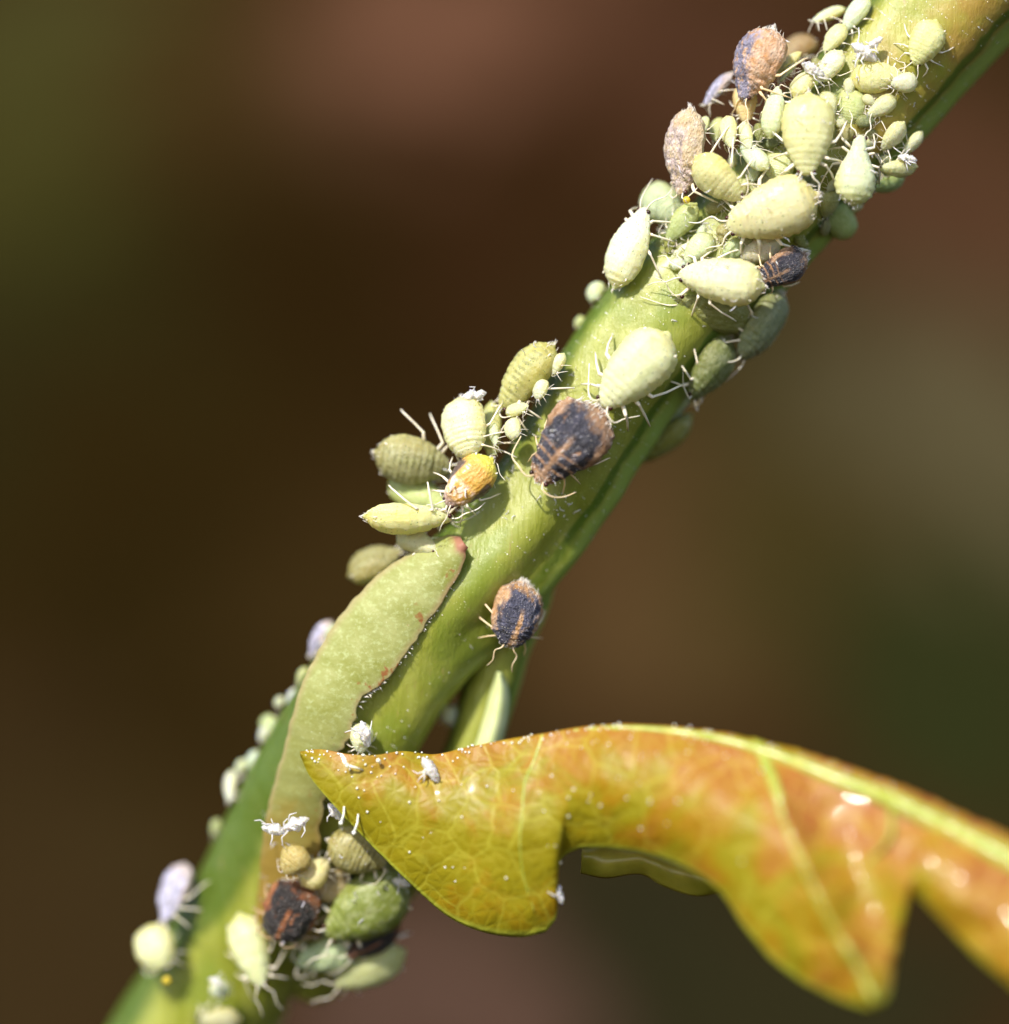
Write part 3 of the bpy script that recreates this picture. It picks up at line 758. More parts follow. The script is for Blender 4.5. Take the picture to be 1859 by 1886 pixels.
def ant_mesh(side, seed):
    rnd = random.Random(seed * 5 + side); j = lambda a: rnd.uniform(-a, a); s = side; mb = MB()
    back = seed % 2
    pts = [(.46, .05 * s, .03), (.52, .09 * s, .06), (.52 + j(.03), (.18 + j(.03)) * s, .05), (.44 + j(.05), (.26 + j(.04)) * s, .0 + j(.03)), (.28 + j(.08), (.33 + j(.05)) * s, -.08)] if back else \
          [(.46, .05 * s, .03), (.54, .08 * s, .04), (.62 + j(.03), (.12 + j(.03)) * s, .0), (.72 + j(.04), (.15 + j(.05)) * s, -.05), (.84 + j(.05), (.17 + j(.08)) * s, -.12)]
    c = crv(pts, 14); mb.tube(c, [.0100 - .0050 * i / 13 for i in range(14)], 6)
    return mesh('aphid_antenna', mb.V, mb.F, True, M_LEG)
ANTM = {(s, v): ant_mesh(s, v) for s in (-1, 1) for v in range(4)}
mb = MB(); mb.ball((0, 0, 0), .027, 10, 7); EYEM = mesh('aphid_eye', mb.V, mb.F, True, M_EYE)
def corn_mesh(side):
    mb = MB(); s = side; mb.tube([(-.30, .27 * s, .14), (-.335, .315 * s, .17), (-.37, .35 * s, .185)], [.026, .019, .017], 8)
    return mesh('aphid_cornicle', mb.V, mb.F, True, M_LEG)
CORM = {s: corn_mesh(s) for s in (-1, 1)}

def bristle_obj(root, me_body, sy, sz, seed, n=260):
    rnd = random.Random(seed); mb = MB(); N = len(me_body.vertices)
    for k in range(n):
        v = me_body.vertices[rnd.randrange(200, N - 44)]
        if v.co.x > 0.2 and rnd.random() < .5: continue
        if v.co.z < -0.12: continue
        p = Vector((v.co.x, v.co.y * sy, v.co.z * sz)); d = Vector((v.co.x * .6 - (0.3 if v.co.x < -.3 else 0), v.normal.y, v.normal.z)).normalized()
        d = (d + Vector((rnd.uniform(-.4, .4), rnd.uniform(-.4, .4), rnd.uniform(-.2, .4)))).normalized()
        l = rnd.uniform(.02, .05) * (1.6 if v.co.x < -.36 else 1)
        mb.tube([p, p + d * l * .6, p + d * l], [.0055, .004, .0015], 4)
    o = link('bristles', mesh('bristles', mb.V, mb.F, True, M_HAIR), root); o['kind'] = 'stuff'; return o

NAPH = [0]
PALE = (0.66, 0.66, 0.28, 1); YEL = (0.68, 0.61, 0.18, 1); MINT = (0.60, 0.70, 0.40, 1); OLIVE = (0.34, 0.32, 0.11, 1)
GRN_SHADE = (0.23, 0.26, 0.07, 1); WHT = (0.76, 0.77, 0.46, 1); TAN = (0.66, 0.50, 0.32, 1); ORG = (0.72, 0.38, 0.06, 1)  # the green is darkened, shade on the aphids put into the pigment
LIME = (0.72, 0.82, 0.28, 1); MUST = (0.66, 0.52, 0.08, 1)
def aphid(H, T, wd, label, c=PALE, mat=None, n=None, d=None, lift=0.0, kind='plump', hr=0.80, group=None, seed=None,
          legs=(0, 1, 2, 3, 4, 5), ant=True, tilt=1.0, eyes=True, name='aphid', corn=True, bristle=0, legc=(1, 1, 1, 1), antc=True, cat='aphid', lf=1.0):
    i = NAPH[0]; NAPH[0] += 1
    seed = i if seed is None else seed; rnd = random.Random(1000 + seed)
    cx, cy = (H[0] + T[0]) / 2, (H[1] + T[1]) / 2; Wd = wd / 100.0
    h = ray(cx, cy)
    if h[0] is not None:
        N = h[1].copy(); base_d = -h[0].y
        if N.y > 0: N = -N
        out = Wd * hr * 0.42 / max(0.45, -N.y if n is None else 0.75)
        dd = base_d + out + lift
    else:
        q = P(cx, cy, -1.1); loc, nor, _, dist = BVH.find_nearest(q)
        N = (q - loc).normalized(); N = (N + Vector((0, -0.35, 0))).normalized(); dd = -loc.y + lift
    if d is not None: dd = d
    if n is not None: N = Vector((n[0], -n[2], n[1])).normalized()
    C = P(cx, cy, dd)
    k = (D - dd) / D
    a = Vector(((H[0] - T[0]) / 100 * k, 0, -(H[1] - T[1]) / 100 * k))
    if abs(N.y) > 0.3:
        yy = -(a.x * N.x + a.z * N.z) / N.y * tilt
    else: yy = 0
    lim = 0.6 * a.length; a.y = max(-lim, min(lim, yy))
    L = a.length; X = a.normalized(); Z = (N - X * N.dot(X)).normalized(); Y = Z.cross(X)
    rot = Matrix((X, Y, Z)).transposed()
    root = link(name, None)
    if rnd.random() < 0: pass
    foot = C - Z * Wd * k * hr * 0.36
    root.matrix_world = Matrix.Translation(foot) @ rot.to_4x4() @ Matrix.Scale(L, 4)
    up = Wd * k * hr * 0.36 / L
    sy = Wd * k / L; sz = sy * hr
    rough = mat in (M_DARK2, M_DARK, M_BROWN, M_PINK, M_GREY, M_TAN)
    me = BM[(kind, seed % 3, 'rough' if rough else 'smooth')]
    b = link('body', me, root); b.location = (0, 0, up); b.scale = (1, sy, sz)
    b.data = me
    if not me.materials: me.materials.append(M_PALE)
    b.material_slots[0].link = 'OBJECT'; b.material_slots[0].material = mat or M_PALE
    # light colours shift further towards cream than dark ones
    f_ = .36 if max(c[:3]) > .58 else (.16 if max(c[:3]) > .41 else .03)
    c = (c[0] + (.90 - c[0]) * f_, c[1] + (.91 - c[1]) * f_, c[2] + (.74 - c[2]) * f_)
    jit = rnd.uniform(-.04, .04)
    b.color = (min(1, c[0] + jit), min(1, c[1] + jit * .5), max(0, c[2] + rnd.uniform(-.05, .05)), 1)
    ls = min(1.25, max(0.75, sy / 0.55))
    for q in legs:
        r, s = q % 3, (-1 if q < 3 else 1)
        lg = link('leg', LEGM[(r, s, rnd.randrange(4))], root); lg.location = (0, 0, up); lg.scale = (lf, ls * lf, 0.7 + .5 * sz); lg.color = legc
    if ant:
        v = rnd.randrange(4)
        for s in (-1, 1):
            an = link('antenna', ANTM[(s, v)], root); an.location = (0, 0, up); an.scale = (1, ls, 1); an.color = legc
    if eyes:
        for s in (-1, 1):
            e = link('eye', EYEM, root); e.location = (.455, .115 * s * sy * 1.25, up + .03 * sz); 
    if corn and rough is False and wd > 60:
        for s in (-1, 1):
            cc = link('cornicle', CORM[s], root); cc.location = (0, 0, up); cc.scale = (1, sy * 1.06, sz); cc.color = legc
    if not bristle and not rough and wd > 58 and d is not None and d > -.8: bristle = 90
    if bristle: bristle_obj(root, me, sy, sz, seed, bristle).location = (0, 0, up)
    tag(root, label, cat, group)
    return root
G = 'aphids feeding on the stem'
def A(*a, **k): k.setdefault('group', G); return aphid(*a, **k)
DK = (1.0, 0.84, 0.66, 1)

# --- upper cluster
A((1494, 42), (1560, 14), 32, "small pale aphid side-on at the cluster's top left, front legs dangling free", WHT, n=(-.3, .9, .3), d=-.6, kind='slim')
A((1553, 58), (1601, -8), 40, 'small mint green aphid touching the top edge of the picture', MINT, kind='slim', n=(-.5, .4, .8), d=-.3)
A((1518, 96), (1558, 44), 37, 'small plain pale aphid below the one that touches the top edge', PALE, kind='slim', d=-.2, n=(-.4, .4, .8))
A((1508, 152), (1552, 92), 42, 'small pale aphid with dangling hind leg, left of the white shed skin', WHT, kind='slim', d=.05, n=(-.3, .3, .9))
A((1500, 128), (1462, 182), 48, 'whitish aphid pressed against the top of the biggest pale green aphid', PALE, kind='slim', d=.12)
A((1428, 136), (1476, 97), 26, 'small yellowish aphid right beside the big lilac and orange aphid', YEL, kind='slim', d=-.35)
A((1436, 152), (1470, 110), 16, 'slender mint nymph lying along the small yellowish aphid', MINT, kind='slim', d=-.25, corn=False)
A((1436, 112), (1503, 72), 62, 'blurred olive and brown aphid behind the cluster at its top left', (.30, .18, .06, 1), n=(-.3, .8, .4), d=-1.5, kind='slim')
A((1372, 186), (1426, 52), 96, 'big mottled lilac and orange aphid standing up at the top left of the cluster', mat=M_PINK, n=(-.78, .30, .55), d=.0, kind='plump', hr=1.0, bristle=500, legc=DK)
A((1374, 228), (1372, 150), 44, 'orange brown aphid squeezed under the big lilac and orange one', ORG, n=(-.3, .2, .9), d=-.25, kind='slim')
A((1296, 196), (1350, 134), 36, 'narrow grey and pink aphid sticking out left behind the lilac one', mat=M_GREY, n=(-.7, .7, .2), d=-.7, kind='slim', bristle=120)
A((1258, 362), (1272, 196), 76, "long tan aphid on its side at the cluster's left, yellow drop at its head", mat=M_TAN, n=(-.85, .05, .55), d=-.1, kind='slim', hr=1.05, bristle=160, lf=1.1)
A((1366, 368), (1280, 286), 74, "yellow aphid on its side beside the tan one, pale legs over its flank", (.66, .58, .15, 1), n=(-.55, -.45, .75), d=.30, kind='slim', hr=.95)
A((1347, 274), (1340, 211), 37, 'left one of the two small pale aphids hanging side by side, head down', PALE, kind='slim', d=.1)
A((1381, 280), (1369, 222), 28, 'right and narrower one of the two small pale aphids hanging side by side', WHT, kind='slim', d=.1)
A((1366, 264), (1414, 314), 36, 'small mint aphid slanting below the two small ones that hang side by side', MINT, kind='slim', d=.25)
A((1434, 158), (1418, 256), 44, 'slim mint aphid curved along the left flank of the biggest pale green aphid', MINT, kind='slim', d=.25, n=(-.5, .1, .9))
A((1485, 324), (1491, 168), 95, 'biggest pale green aphid in the cluster, head down, ringed thorax', (.64, .62, .23, 1), d=.55, n=(-.1, .1, 1), hr=.7)
A((1338, 418), (1508, 358), 108, 'large yellow aphid at the lower end of the cluster, lying nearly level', (.66, .60, .20, 1), d=.40, n=(-.05, -.1, 1), hr=.8)
A((1251, 502), (1409, 530), 86, 'large creamy yellow aphid below the yellow one, touching a dark aphid', (.76, .72, .32, 1), d=.40, n=(-.15, .1, 1), hr=.85)
A((1190, 382), (1131, 532), 80, 'large white-green aphid clinging to the left edge of the stem, yellow tail end down', (.80, .83, .58, 1), d=-.15, n=(-.62, .2, .75), kind='slim', hr=.8)
A((1393, 522), (1489, 466), 64, 'dark purple and brown aphid with a bristly end, right of the creamy yellow aphid', mat=M_DARK, d=.10, n=(.35, -.25, .9), kind='slim', bristle=520, legc=DK)
A((1243, 554), (1392, 592), 72, 'shaded grey green aphid half under the creamy yellow aphid', GRN_SHADE, d=-.35, n=(.2, -.55, .75), kind='slim')
A((1362, 660), (1442, 538), 84, "shaded green aphid bulging off the right stem edge, below the dark bristly one", GRN_SHADE, d=-.75, n=(.75, -.4, .5), kind='round')
A((1270, 736), (1348, 620), 82, 'shaded green aphid with two bright glints, on the right edge of the stem', (.15, .18, .05, 1), d=-.65, n=(.7, -.35, .6), kind='slim')  # green deepened further, the crowd's shade put into the colour
A((1108, 748), (1234, 613), 106, "large pale aphid alone on the lit mid stem, above the round dark aphid", (.70, .69, .34, 1), n=(-.05, .05, 1), hr=.75, lift=.05)
A((1585, 248), (1571, 380), 74, 'pear-shaped mint aphid with a yellow tail end, right of the biggest pale green aphid', (.62, .70, .40, 1), kind='pear', d=.35, n=(.15, 0, 1))
A((1543, 268), (1568, 230), 32, 'small shaded nymph in the gap above the pear-shaped mint aphid', OLIVE, kind='slim', d=.0)
A((1560, 232), (1576, 162), 58, 'plump shaded olive green aphid under the long yellowish one', (.52, .58, .16, 1), kind='round', d=-.1)
A((1532, 220), (1518, 166), 36, 'pale nymph wedged against the upper right of the biggest pale green aphid', PALE, kind='slim', d=.15)
A((1598, 214), (1652, 178), 34, 'small pale aphid at the right side of the cluster, below the long yellowish one', PALE, kind='slim', d=.05)
A((1624, 276), (1666, 224), 40, 'small pale aphid at the right edge of the cluster, inner one of a pair', PALE, kind='slim', d=-.1)
A((1663, 284), (1700, 242), 28, "tiny pale nymph on the cluster's right edge, outer one of a pair", WHT, kind='slim', d=-.3)
A((1618, 312), (1692, 306), 36, "pale aphid with white fluff on its back, at the cluster's lower right", PALE, kind='slim', d=-.2, n=(.2, -.6, .7))
A((1684, 120), (1726, 36), 62, 'pale yellow aphid alone on the stem near the top right corner, brown head down', (.70, .70, .24, 1), kind='slim', lift=.0, hr=.75)
A((1664, 138), (1566, 146), 58, 'long yellowish aphid lying level below the white shed skin', (.72, .70, .20, 1), kind='slim', d=.05, n=(0, -.1, 1))
A((1640, 154), (1692, 150), 37, 'small translucent nymph overlapping the right end of the long yellowish aphid', WHT, kind='slim', d=.2)
A((1520, 400), (1530, 348), 42, 'shaded olive nymph right of the large yellow aphid', (.50, .55, .16, 1), kind='slim', d=-.25)
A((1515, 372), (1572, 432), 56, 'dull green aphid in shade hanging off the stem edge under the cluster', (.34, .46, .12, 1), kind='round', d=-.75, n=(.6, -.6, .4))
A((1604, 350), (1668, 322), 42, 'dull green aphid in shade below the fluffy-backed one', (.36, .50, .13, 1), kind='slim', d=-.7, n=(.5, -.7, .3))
A((1428, 334), (1442, 282), 56, 'pale green aphid mostly hidden between the biggest one and the yellow one', (.60, .68, .28, 1), kind='round', d=.0)
A((1228, 444), (1284, 374), 42, 'shaded grey green aphid below the yellow drop', (.42, .50, .20, 1), kind='slim', d=-.15, n=(-.2, 0, 1))
A((1246, 404), (1192, 346), 68, 'blurred grey green aphid at the left stem edge above the white-green one', (.44, .52, .24, 1), kind='round', d=-.9, n=(-.7, .5, .4))
A((1262, 484), (1312, 430), 46, 'translucent green nymph above the head of the creamy yellow aphid', (.50, .60, .26, 1), kind='slim', d=-.02)
A((1338, 478), (1364, 440), 36, 'tiny green nymph peeping out above the middle of the creamy yellow aphid', (.46, .56, .22, 1), kind='round', d=.0)
A((1362, 474), (1440, 446), 52, 'tan aphid tucked between the large yellow aphid and the dark bristly one', (.66, .54, .26, 1), kind='slim', d=-.05)
A((1286, 262), (1302, 212), 28, 'tiny pale nymph between the tan aphid and the small hanging ones', MINT, kind='slim', d=-.1)
A((1318, 262), (1326, 216), 34, 'tiny olive nymph behind the small hanging ones', (.50, .52, .18, 1), kind='slim', d=-.45)
A((1398, 352), (1424, 318), 34, 'olive nymph in the crevice right above the large yellow aphid', OLIVE, kind='slim', d=-.1)
A((1478, 352), (1508, 330), 30, 'small green nymph between the head of the biggest aphid and the large yellow one', GRN_SHADE, kind='slim', d=-.05)
A((1400, 262), (1396, 226), 24, 'tiny green nymph left of the slim mint aphid', GRN_SHADE, kind='slim', d=-.1)
A((1592, 262), (1610, 234), 28, 'tiny olive nymph above the narrow head of the pear-shaped aphid', OLIVE, kind='slim', d=-.15)
A((1226, 470), (1216, 440), 30, 'dim nymph right beside the large white-green aphid', GRN_SHADE, kind='slim', d=-.5)
A((1092, 555), (1104, 522), 40, 'tiny round nymph on the left stem edge below the white-green aphid', (.50, .62, .32, 1), kind='round', d=-1.1, corn=False)
A((1060, 602), (1076, 584), 22, 'minute blurred nymph on the left stem edge above the olive yellow aphid', (.44, .54, .28, 1), kind='round', d=-1.4, corn=False)
# tiny nymphs wedged wherever bark still shows inside the crowd
rg = random.Random(21); POLY = [(1500, 110), (1560, 60), (1600, 180), (1650, 330), (1560, 400), (1440, 470), (1380, 590), (1280, 560), (1220, 440), (1270, 330), (1360, 240)]
def inside(x, y):
    c = False
    for (x1, y1), (x2, y2) in zip(POLY, POLY[1:] + POLY[:1]):
        if (y1 > y) != (y2 > y) and x < (x2 - x1) * (y - y1) / (y2 - y1) + x1: c = not c
    return c
bpy.context.view_layer.update(); dg = bpy.context.evaluated_depsgraph_get(); spots = []
for k in range(3000):
    x, y = rg.uniform(1220, 1660), rg.uniform(60, 590)
    if not inside(x, y) or any((x - a) ** 2 + (y - b) ** 2 < 38 ** 2 for a, b in spots): continue
    o_ = Vector((0, -D, 0)); hit = sc.ray_cast(dg, o_, (P(x, y) - o_).normalized())
    if hit[0] and hit[4] == stem: spots.append((x, y))
    if len(spots) >= 26: break
ANCH = [(1398, 105, 'big mottled lilac and orange aphid'), (1262, 280, 'long tan aphid'), (1322, 326, 'yellow aphid lying sideways'), (1488, 246, 'biggest pale green aphid'),
        (1423, 388, 'large yellow aphid'), (1330, 516, 'large creamy yellow aphid'), (1160, 457, 'large white-green aphid'), (1441, 494, 'dark bristly aphid'),
        (1578, 314, 'pear-shaped mint aphid'), (1615, 142, 'long yellowish aphid'), (1530, 122, 'small pale topmost aphids'), (1645, 250, 'pair at the right edge')]
used = set()
for x, y in spots:
    ax, ay, an_ = min(ANCH, key=lambda q: (q[0] - x) ** 2 + (q[1] - y) ** 2)
    dx, dy = x - ax, y - ay
    side = ('upper ' if dy < -abs(dx) * .4 else 'lower ' if dy > abs(dx) * .4 else '') + ('left' if dx < -abs(dy) * .4 else 'right' if dx > abs(dy) * .4 else '')
    lab = 'tiny nymph wedged %s of the %s' % ({'upper ': 'right above the middle', 'lower ': 'right below the middle'}.get(side, 'at the ' + side), an_)
    if lab in used or side.strip() == '': continue
    used.add(lab); a = rg.uniform(0, 6.28); L = rg.uniform(13, 20)
    aphid((x + L * math.cos(a), y + L * math.sin(a)), (x - L * math.cos(a), y - L * math.sin(a)), L * 1.25, lab,
          rg.choice([PALE, OLIVE, GRN_SHADE, MINT]), kind='slim', group='tiny nymphs in the crevices of the upper cluster', corn=False)
# --- middle group
A((987, 888), (1109, 749), 121, 'round dark purple aphid with an orange line down its back, alone in mid stem', mat=M_DARK, n=(.0, .10, 1), kind='egg', hr=.78, bristle=700, legc=DK, seed=3, lift=.02, lf=.72)
A((922, 756), (1022, 632), 80, 'olive yellow aphid on the left stem edge, one leg raised against the background', (.50, .46, .08, 1), mat=M_ROWS, n=(-.62, .45, .6), d=-.25, kind='slim', hr=1.0)
A((1018, 692), (1040, 650), 34, 'tiny pale nymph tucked at the tail of the olive yellow aphid', WHT, kind='slim', d=-.05)
A((992, 736), (1003, 700), 36, 'upper of the two tiny ball-like pale nymphs below the olive yellow aphid', WHT, kind='round', d=.12, corn=False)
A((950, 808), (942, 772), 37, 'lower of the two tiny ball-like pale nymphs, nearer the dark aphid', WHT, kind='round', d=.12, corn=False)
A((914, 822), (908, 778), 22, 'tiny glassy green nymph just left of the lower ball-like nymph', (.56, .68, .36, 1), kind='slim', d=.0, corn=False)
A((974, 748), (932, 760), 32, 'tiny olive nymph between the two ball-like ones', (.62, .66, .24, 1), kind='slim', d=-.1, corn=False)
A((866, 842), (850, 732), 88, 'plump white and yellow aphid with a crinkled flank at the left stem edge', (.80, .80, .38, 1), n=(-.6, .2, .75), d=-.15, kind='round', hr=.9)
A((908, 850), (905, 738), 48, 'olive aphid hidden behind the plump white and yellow one', (.54, .56, .20, 1), d=-.5, kind='slim')
A((834, 862), (688, 832), 96, 'large blurred olive aphid sticking out left, pale legs raised', (.38, .36, .15, 1), mat=M_ROWS, n=(-.1, -.5, .7), d=-.75, kind='slim', hr=.9)
A((822, 930), (908, 842), 74, 'orange and yellow aphid with dark flanks, in the middle of the left group', mat=M_ORANGE, n=(.05, .1, 1), d=.15, kind='slim', hr=.7)
A((836, 952), (668, 950), 70, 'bright pale yellow aphid belly up, sticking out level to the left with legs raised', (.84, .82, .32, 1), n=(0, -.9, .35), d=.0, kind='slim', hr=.95, lf=1.0)
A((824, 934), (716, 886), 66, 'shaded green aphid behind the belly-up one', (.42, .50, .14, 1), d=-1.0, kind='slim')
A((806, 1012), (730, 986), 46, 'small olive aphid underneath the belly-up one', (.60, .54, .16, 1), d=-.35, kind='slim')
A((742, 1018), (640, 1062), 80, 'blurred olive aphid with a grey back, behind the bract tip', (.30, .27, .10, 1), mat=M_ROWS, d=-1.3, kind='slim', n=(-.4, .7, .4))
A((935, 1191), (965, 1072), 90, "dark blue-black and orange aphid low on the right stem edge, bristly end up", mat=M_DARK2, n=(.30, .05, .95), d=-.30, kind='round', hr=.95, bristle=620, legc=DK, seed=4)
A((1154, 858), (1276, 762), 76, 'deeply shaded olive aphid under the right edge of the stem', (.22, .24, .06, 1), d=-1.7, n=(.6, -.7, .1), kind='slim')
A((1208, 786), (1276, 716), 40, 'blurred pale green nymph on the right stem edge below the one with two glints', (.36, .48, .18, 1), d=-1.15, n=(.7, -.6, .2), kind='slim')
# --- lower group
A((572, 1210), (612, 1142), 48, 'blurred grey aphid peeping out left of the bract', mat=M_GREY, d=-1.6, n=(-.8, .5, .2), kind='slim')
A((530, 1314), (546, 1266), 28, 'blurred whitish nymph at the left stem edge beside the bract', (.76, .84, .80, 1), d=-2.0, kind='slim', n=(-.8, .5, .2))
A((512, 1352), (484, 1322), 34, 'blurred green nymph standing off the left stem edge', (.42, .54, .26, 1), d=-2.3, kind='round', corn=False)
A((424, 1478), (426, 1420), 30, 'upright blurred white nymph on the left stem edge level with the leaf tip', (.84, .90, .80, 1), d=-2.3, kind='slim', n=(-.9, .2, .3))
A((452, 1424), (480, 1382), 34, 'blurred pale nymph just above the upright white one', (.60, .76, .62, 1), d=-2.4, kind='slim', n=(-.8, .5, .2))
A((598, 1182), (622, 1150), 30, 'blurred grey green nymph peeping over the upper left rim of the bract', (.46, .52, .34, 1), d=-1.4, kind='slim', n=(-.8, .5, .2))
A((548, 1262), (566, 1228), 26, 'blurred dim green nymph on the stem edge left of mid bract', (.40, .48, .24, 1), d=-1.7, kind='slim', n=(-.8, .5, .2))
A((508, 1302), (522, 1284), 22, 'minute blurred pale nymph just below the whitish one beside the bract', (.66, .72, .56, 1), d=-2.1, kind='round', n=(-.8, .5, .2), corn=False)
A((478, 1366), (496, 1340), 30, 'blurred greyish nymph on the stem edge under the round green one', (.60, .66, .56, 1), d=-2.2, kind='slim', n=(-.8, .5, .2))
A((436, 1428), (452, 1398), 26, 'small blurred mint nymph in the row above the upright white one', (.52, .66, .46, 1), d=-2.3, kind='slim', n=(-.8, .5, .2))
A((392, 1540), (404, 1508), 26, 'faint blurred green nymph on the stem edge below the upright white one', (.38, .48, .20, 1), d=-2.6, kind='slim', n=(-.8, .5, .2))
A((306, 1698), (338, 1594), 66, 'blurred lilac white aphid at the lower left, above a ball-like pale one', mat=M_GREY, d=-2.3, n=(-.7, .5, .5), kind='plump')  # lilac white colour stands in for sky sheen on a dark body
A((300, 1784), (272, 1708), 76, 'blurred ball-like pale yellow aphid at the lower left edge of the stem', (.66, .68, .34, 1), d=-2.2, n=(-.4, .3, .9), kind='round')
A((484, 1816), (438, 1684), 70, "blurred yellow green aphid hanging head down, left of the dark brown one", (.64, .68, .22, 1), n=(-.2, .2, .9), d=-1.6, kind='slim')
A((508, 1732), (562, 1624), 98, 'dark brown aphid with an orange line down its back, in the lower group', mat=M_BROWN, n=(0, .05, 1), d=-1.0, kind='round', hr=.8, bristle=300, legc=(.6, .45, .35, 1), seed=6)
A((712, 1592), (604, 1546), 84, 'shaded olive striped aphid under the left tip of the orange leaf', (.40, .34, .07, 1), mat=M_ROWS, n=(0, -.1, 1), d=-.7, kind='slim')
A((604, 1584), (556, 1632), 54, 'mustard yellow aphid beside the striped one under the leaf tip', (.78, .60, .08, 1), n=(-.1, .2, 1), d=-.75, kind='slim')
A((600, 1722), (752, 1622), 118, 'large shaded green aphid under the leaf, right of the dark brown one', (.24, .27, .05, 1), n=(.2, -.1, .9), d=-1.2, kind='slim')  # colour darkened to stand in for shade under the leaf
A((640, 1762), (738, 1692), 62, 'orange and black aphid low on the right of the lower group', mat=M_BROWN, n=(.4, -.3, .8), d=-1.5, kind='slim', seed=8)
A((545, 1776), (665, 1742), 66, 'blurred grey green aphid below the dark brown one', (.46, .56, .28, 1), n=(0, -.1, 1), d=-1.6, kind='slim')
A((616, 1814), (748, 1752), 76, 'blurred yellow green aphid sticking out at the lowest right of the lower group', (.50, .54, .16, 1), n=(.3, -.3, .8), d=-1.9, kind='slim')
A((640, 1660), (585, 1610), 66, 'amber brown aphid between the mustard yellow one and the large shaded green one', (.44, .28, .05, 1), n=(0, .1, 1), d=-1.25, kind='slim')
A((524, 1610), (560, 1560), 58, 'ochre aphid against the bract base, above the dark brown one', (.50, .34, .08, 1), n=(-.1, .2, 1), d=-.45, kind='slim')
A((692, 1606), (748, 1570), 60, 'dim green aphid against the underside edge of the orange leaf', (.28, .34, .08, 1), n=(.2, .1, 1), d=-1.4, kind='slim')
A((420, 1832), (388, 1812), 34, 'small blurred pale nymph low on the stem near the bottom edge', (.62, .72, .52, 1), d=-1.9, kind='round', corn=False)
A((366, 1884), (446, 1876), 50, 'blurred olive aphid cut by the bottom edge of the picture', (.44, .42, .16, 1), d=-2.0, kind='slim')
A((846, 1332), (816, 1306), 36, 'blurred whitish nymph in the dark gap between stem and side shoot', (.60, .64, .44, 1), d=-1.9, kind='round', corn=False)
A((664, 1388), (668, 1330), 42, 'blurred pale yellow nymph right of the bract, above the leaf', (.86, .88, .44, 1), d=-.25, kind='slim', n=(.2, .1, 1))

# ---------------------------------------------------------------- shed skins
def shed(px, py, size, d, label, seed, ang=0.0, nleg=5, stretch=1.4):
    rnd = random.Random(seed); root = link('shed_skin', None); root.location = P(px, py, d)
    n, m = 30, 20; V = []; F = []; s = size / 100
    for i in range(n + 1):
        t = i / n; w = math.sin(math.pi * min(.985, max(.015, t))) ** .6 * .5
        for k in range(m):
            th = 2 * math.pi * k / m; q = Vector((t * 3.1, math.cos(th) * 1.6, math.sin(th) * 1.6 + seed * 3))
            r = w * (0.62 + 0.55 * noise.noise(q * 1.6) + 0.34 * noise.noise(q * 3.7))
            V.append(((t - .5) * stretch * s, math.cos(th) * r * s, math.sin(th) * r * s * .8))
    for i in range(n):
        for k in range(m): F.append([i * m + k, i * m + (k + 1) % m, (i + 1) * m + (k + 1) % m, (i + 1) * m + k])
    F.append(list(reversed(range(m)))); F.append([n * m + k for k in range(m)])
    rot = Matrix.Rotation(ang, 4, 'Y') @ Matrix.Rotation(rnd.uniform(-.5, .5), 4, 'X')
    root.matrix_world = Matrix.Translation(root.location) @ rot
    link('crumpled_body', mesh('crumpled_body', V, F, True, M_SKIN), root)
    for k in range(nleg):
        mb = MB(); a = rnd.uniform(0, 2 * math.pi); x = rnd.uniform(-.4, .4) * s
        p0 = Vector((x, 0, 0)); p = [p0]; dirn = Vector((rnd.uniform(-.8, .8), rnd.uniform(-1, -.1), math.sin(a) * 1.2)).normalized()
        for j in range(3):
            p.append(p[-1] + dirn * s * rnd.uniform(.28, .4)); dirn = (dirn + Vector((rnd.uniform(-1, 1), rnd.uniform(-.6, .6), rnd.uniform(-1, 1)))).normalized()
        mb.tube(p, [.035 * s + .008, .03 * s + .007, .022 * s + .006, .012 * s + .004], 7)
        mb.build('leg', M_SKIN, root)
    tag(root, label, 'shed skin', 'white skins shed by aphids')
shed(1592, 96, 40, .22, 'crumpled white shed skin on the stem above the long yellowish aphid', 1, .6, 6)
shed(1612, 78, 24, .22, 'small curled white shed skin at the upper right of the crumpled one', 2, -.6, 3)
shed(1498, 128, 34, .32, 'bright white shed skin on top of the small pale aphids in the upper cluster', 3, .5, 5)
shed(1672, 292, 26, .0, "white fluffy skin on the aphid at the cluster's lower right", 4, .2, 5)
shed(873, 728, 34, -.05, 'white crinkled skin between the olive yellow and the plump white aphid', 5, -.2, 3)
shed(793, 1418, 34, 0, 'white shed skin lying on the upper edge of the orange leaf', 6, 1.0, 4, 1.6)
bpy.context.view_layer.update()
o = [x for x in col.objects if x.name.startswith('shed_skin')][-1]; o.location = leaf_at(793, 1418, .18)
shed(505, 1528, 34, -.25, 'white crumpled shed skin on the base of the bract', 7, .2, 5)
shed(545, 1518, 38, -.2, 'second white crumpled skin on the base of the bract, nearer the leaf', 8, -.4, 5)
shed(618, 1496, 30, -.2, 'white skin half hidden under the left margin of the orange leaf', 9, .9, 4)
shed(740, 1626, 26, -.8, 'small cream skin at the edge of the green mass below the leaf', 10, .3, 4)
shed(1026, 1640, 30, 1.0, 'white and cream skin caught in the notch of the orange leaf', 11, 1.2, 4, 1.8)
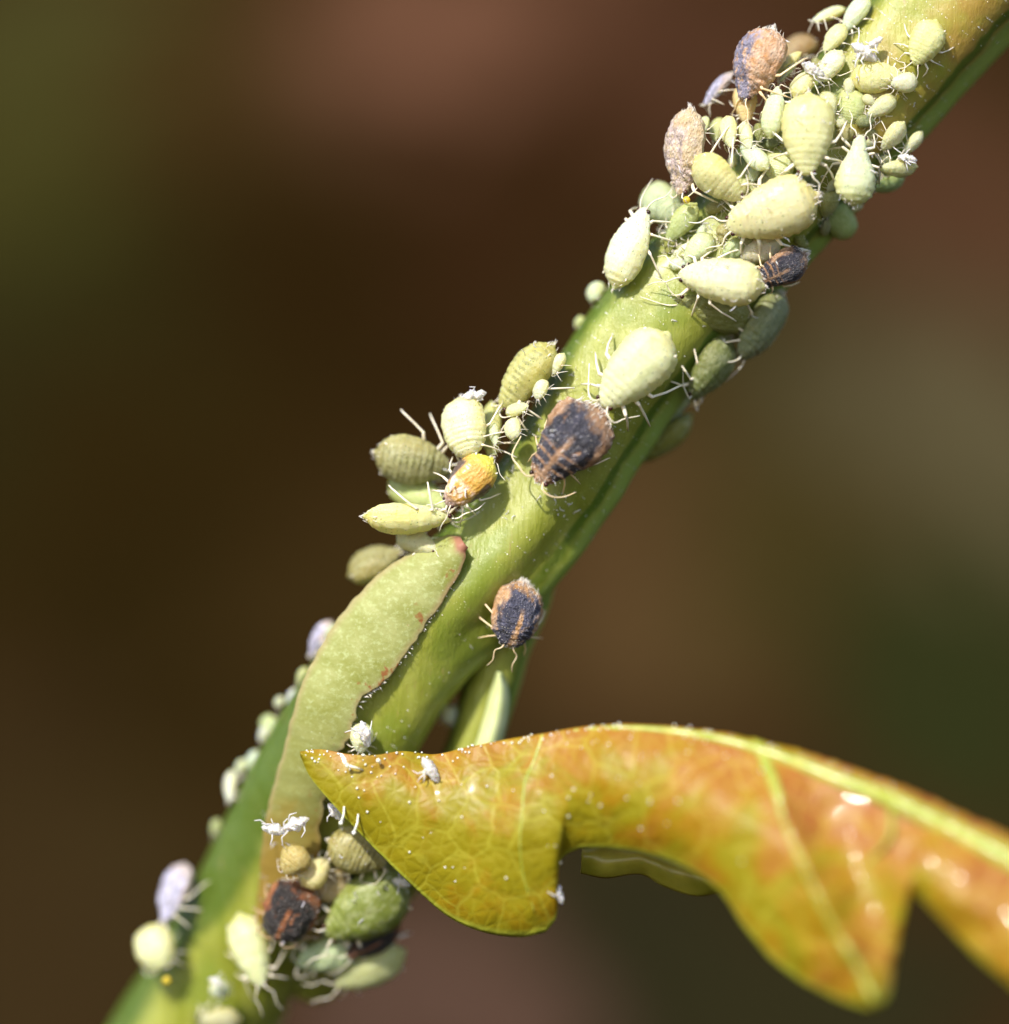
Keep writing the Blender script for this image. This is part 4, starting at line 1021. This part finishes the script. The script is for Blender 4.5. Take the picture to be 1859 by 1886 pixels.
shed(672, 1352, 36, .1, 'blurred white skin right of the bract just above the leaf', 12, 1.3, 5)
shed(398, 1808, 22, -1.5, 'small blurred white skin low on the stem near the bottom edge', 13, .4, 2)

# ---------------------------------------------------------------- honeydew drops
def drop(px, py, r, d, label):
    mb = MB(); mb.ball((0, 0, 0), r / 100, 24, 16); o = mb.build('honeydew_drop', M_DROP); o.location = P(px, py, d); tag(o, label, 'droplet', 'honeydew drops')
drop(1265, 368, 7, .2, 'yellow droplet at the head of the tan and lilac aphid')
drop(307, 1806, 8, -1.7, 'blurred yellow droplet below the ball-like aphid at the lower left')

# ---------------------------------------------------------------- white scraps of shed skin and wax scattered over the crowd
bpy.context.view_layer.update(); dg = bpy.context.evaluated_depsgraph_get()
rg = random.Random(5); mb = MB(); n_ = 0
for k in range(2500):
    zone = rg.random()
    if zone < .62: x, y = rg.uniform(1220, 1720), rg.uniform(20, 600)
    elif zone < .82: x, y = rg.uniform(800, 1060), rg.uniform(640, 960)
    else: x, y = rg.uniform(480, 760), rg.uniform(1480, 1740)
    if zone < .62 and not (inside(x, y) or rg.random() < .15): continue
    if nz(x / 34, y / 34, 8) < 0.02: continue
    o_ = Vector((0, -D, 0)); hit = sc.ray_cast(dg, o_, (P(x, y) - o_).normalized())
    if not hit[0] or hit[4] == ground or hit[4].parent == leaf: continue
    if hit[4] != stem and rg.random() < .72: continue
    p = hit[1] + hit[2] * .012; q = [p]; dv = Vector((rg.uniform(-1, 1), rg.uniform(-.6, .1), rg.uniform(-1, 1))).normalized(); l = rg.uniform(.02, .075)
    for j in range(3):
        q.append(q[-1] + dv * l); dv = (dv + Vector((rg.uniform(-.8, .8), rg.uniform(-.5, .2), rg.uniform(-.8, .8)))).normalized()
    w_ = rg.uniform(.006, .016); mb.tube(q, [w_ * .7, w_, w_ * .9, w_ * .4], 5); n_ += 1
    if n_ > 420: break
o = mb.build('skin_scraps', M_SKIN); tag(o, 'white scraps of shed skin and wax scattered over the stem and aphids', 'skin scraps', kind='stuff')
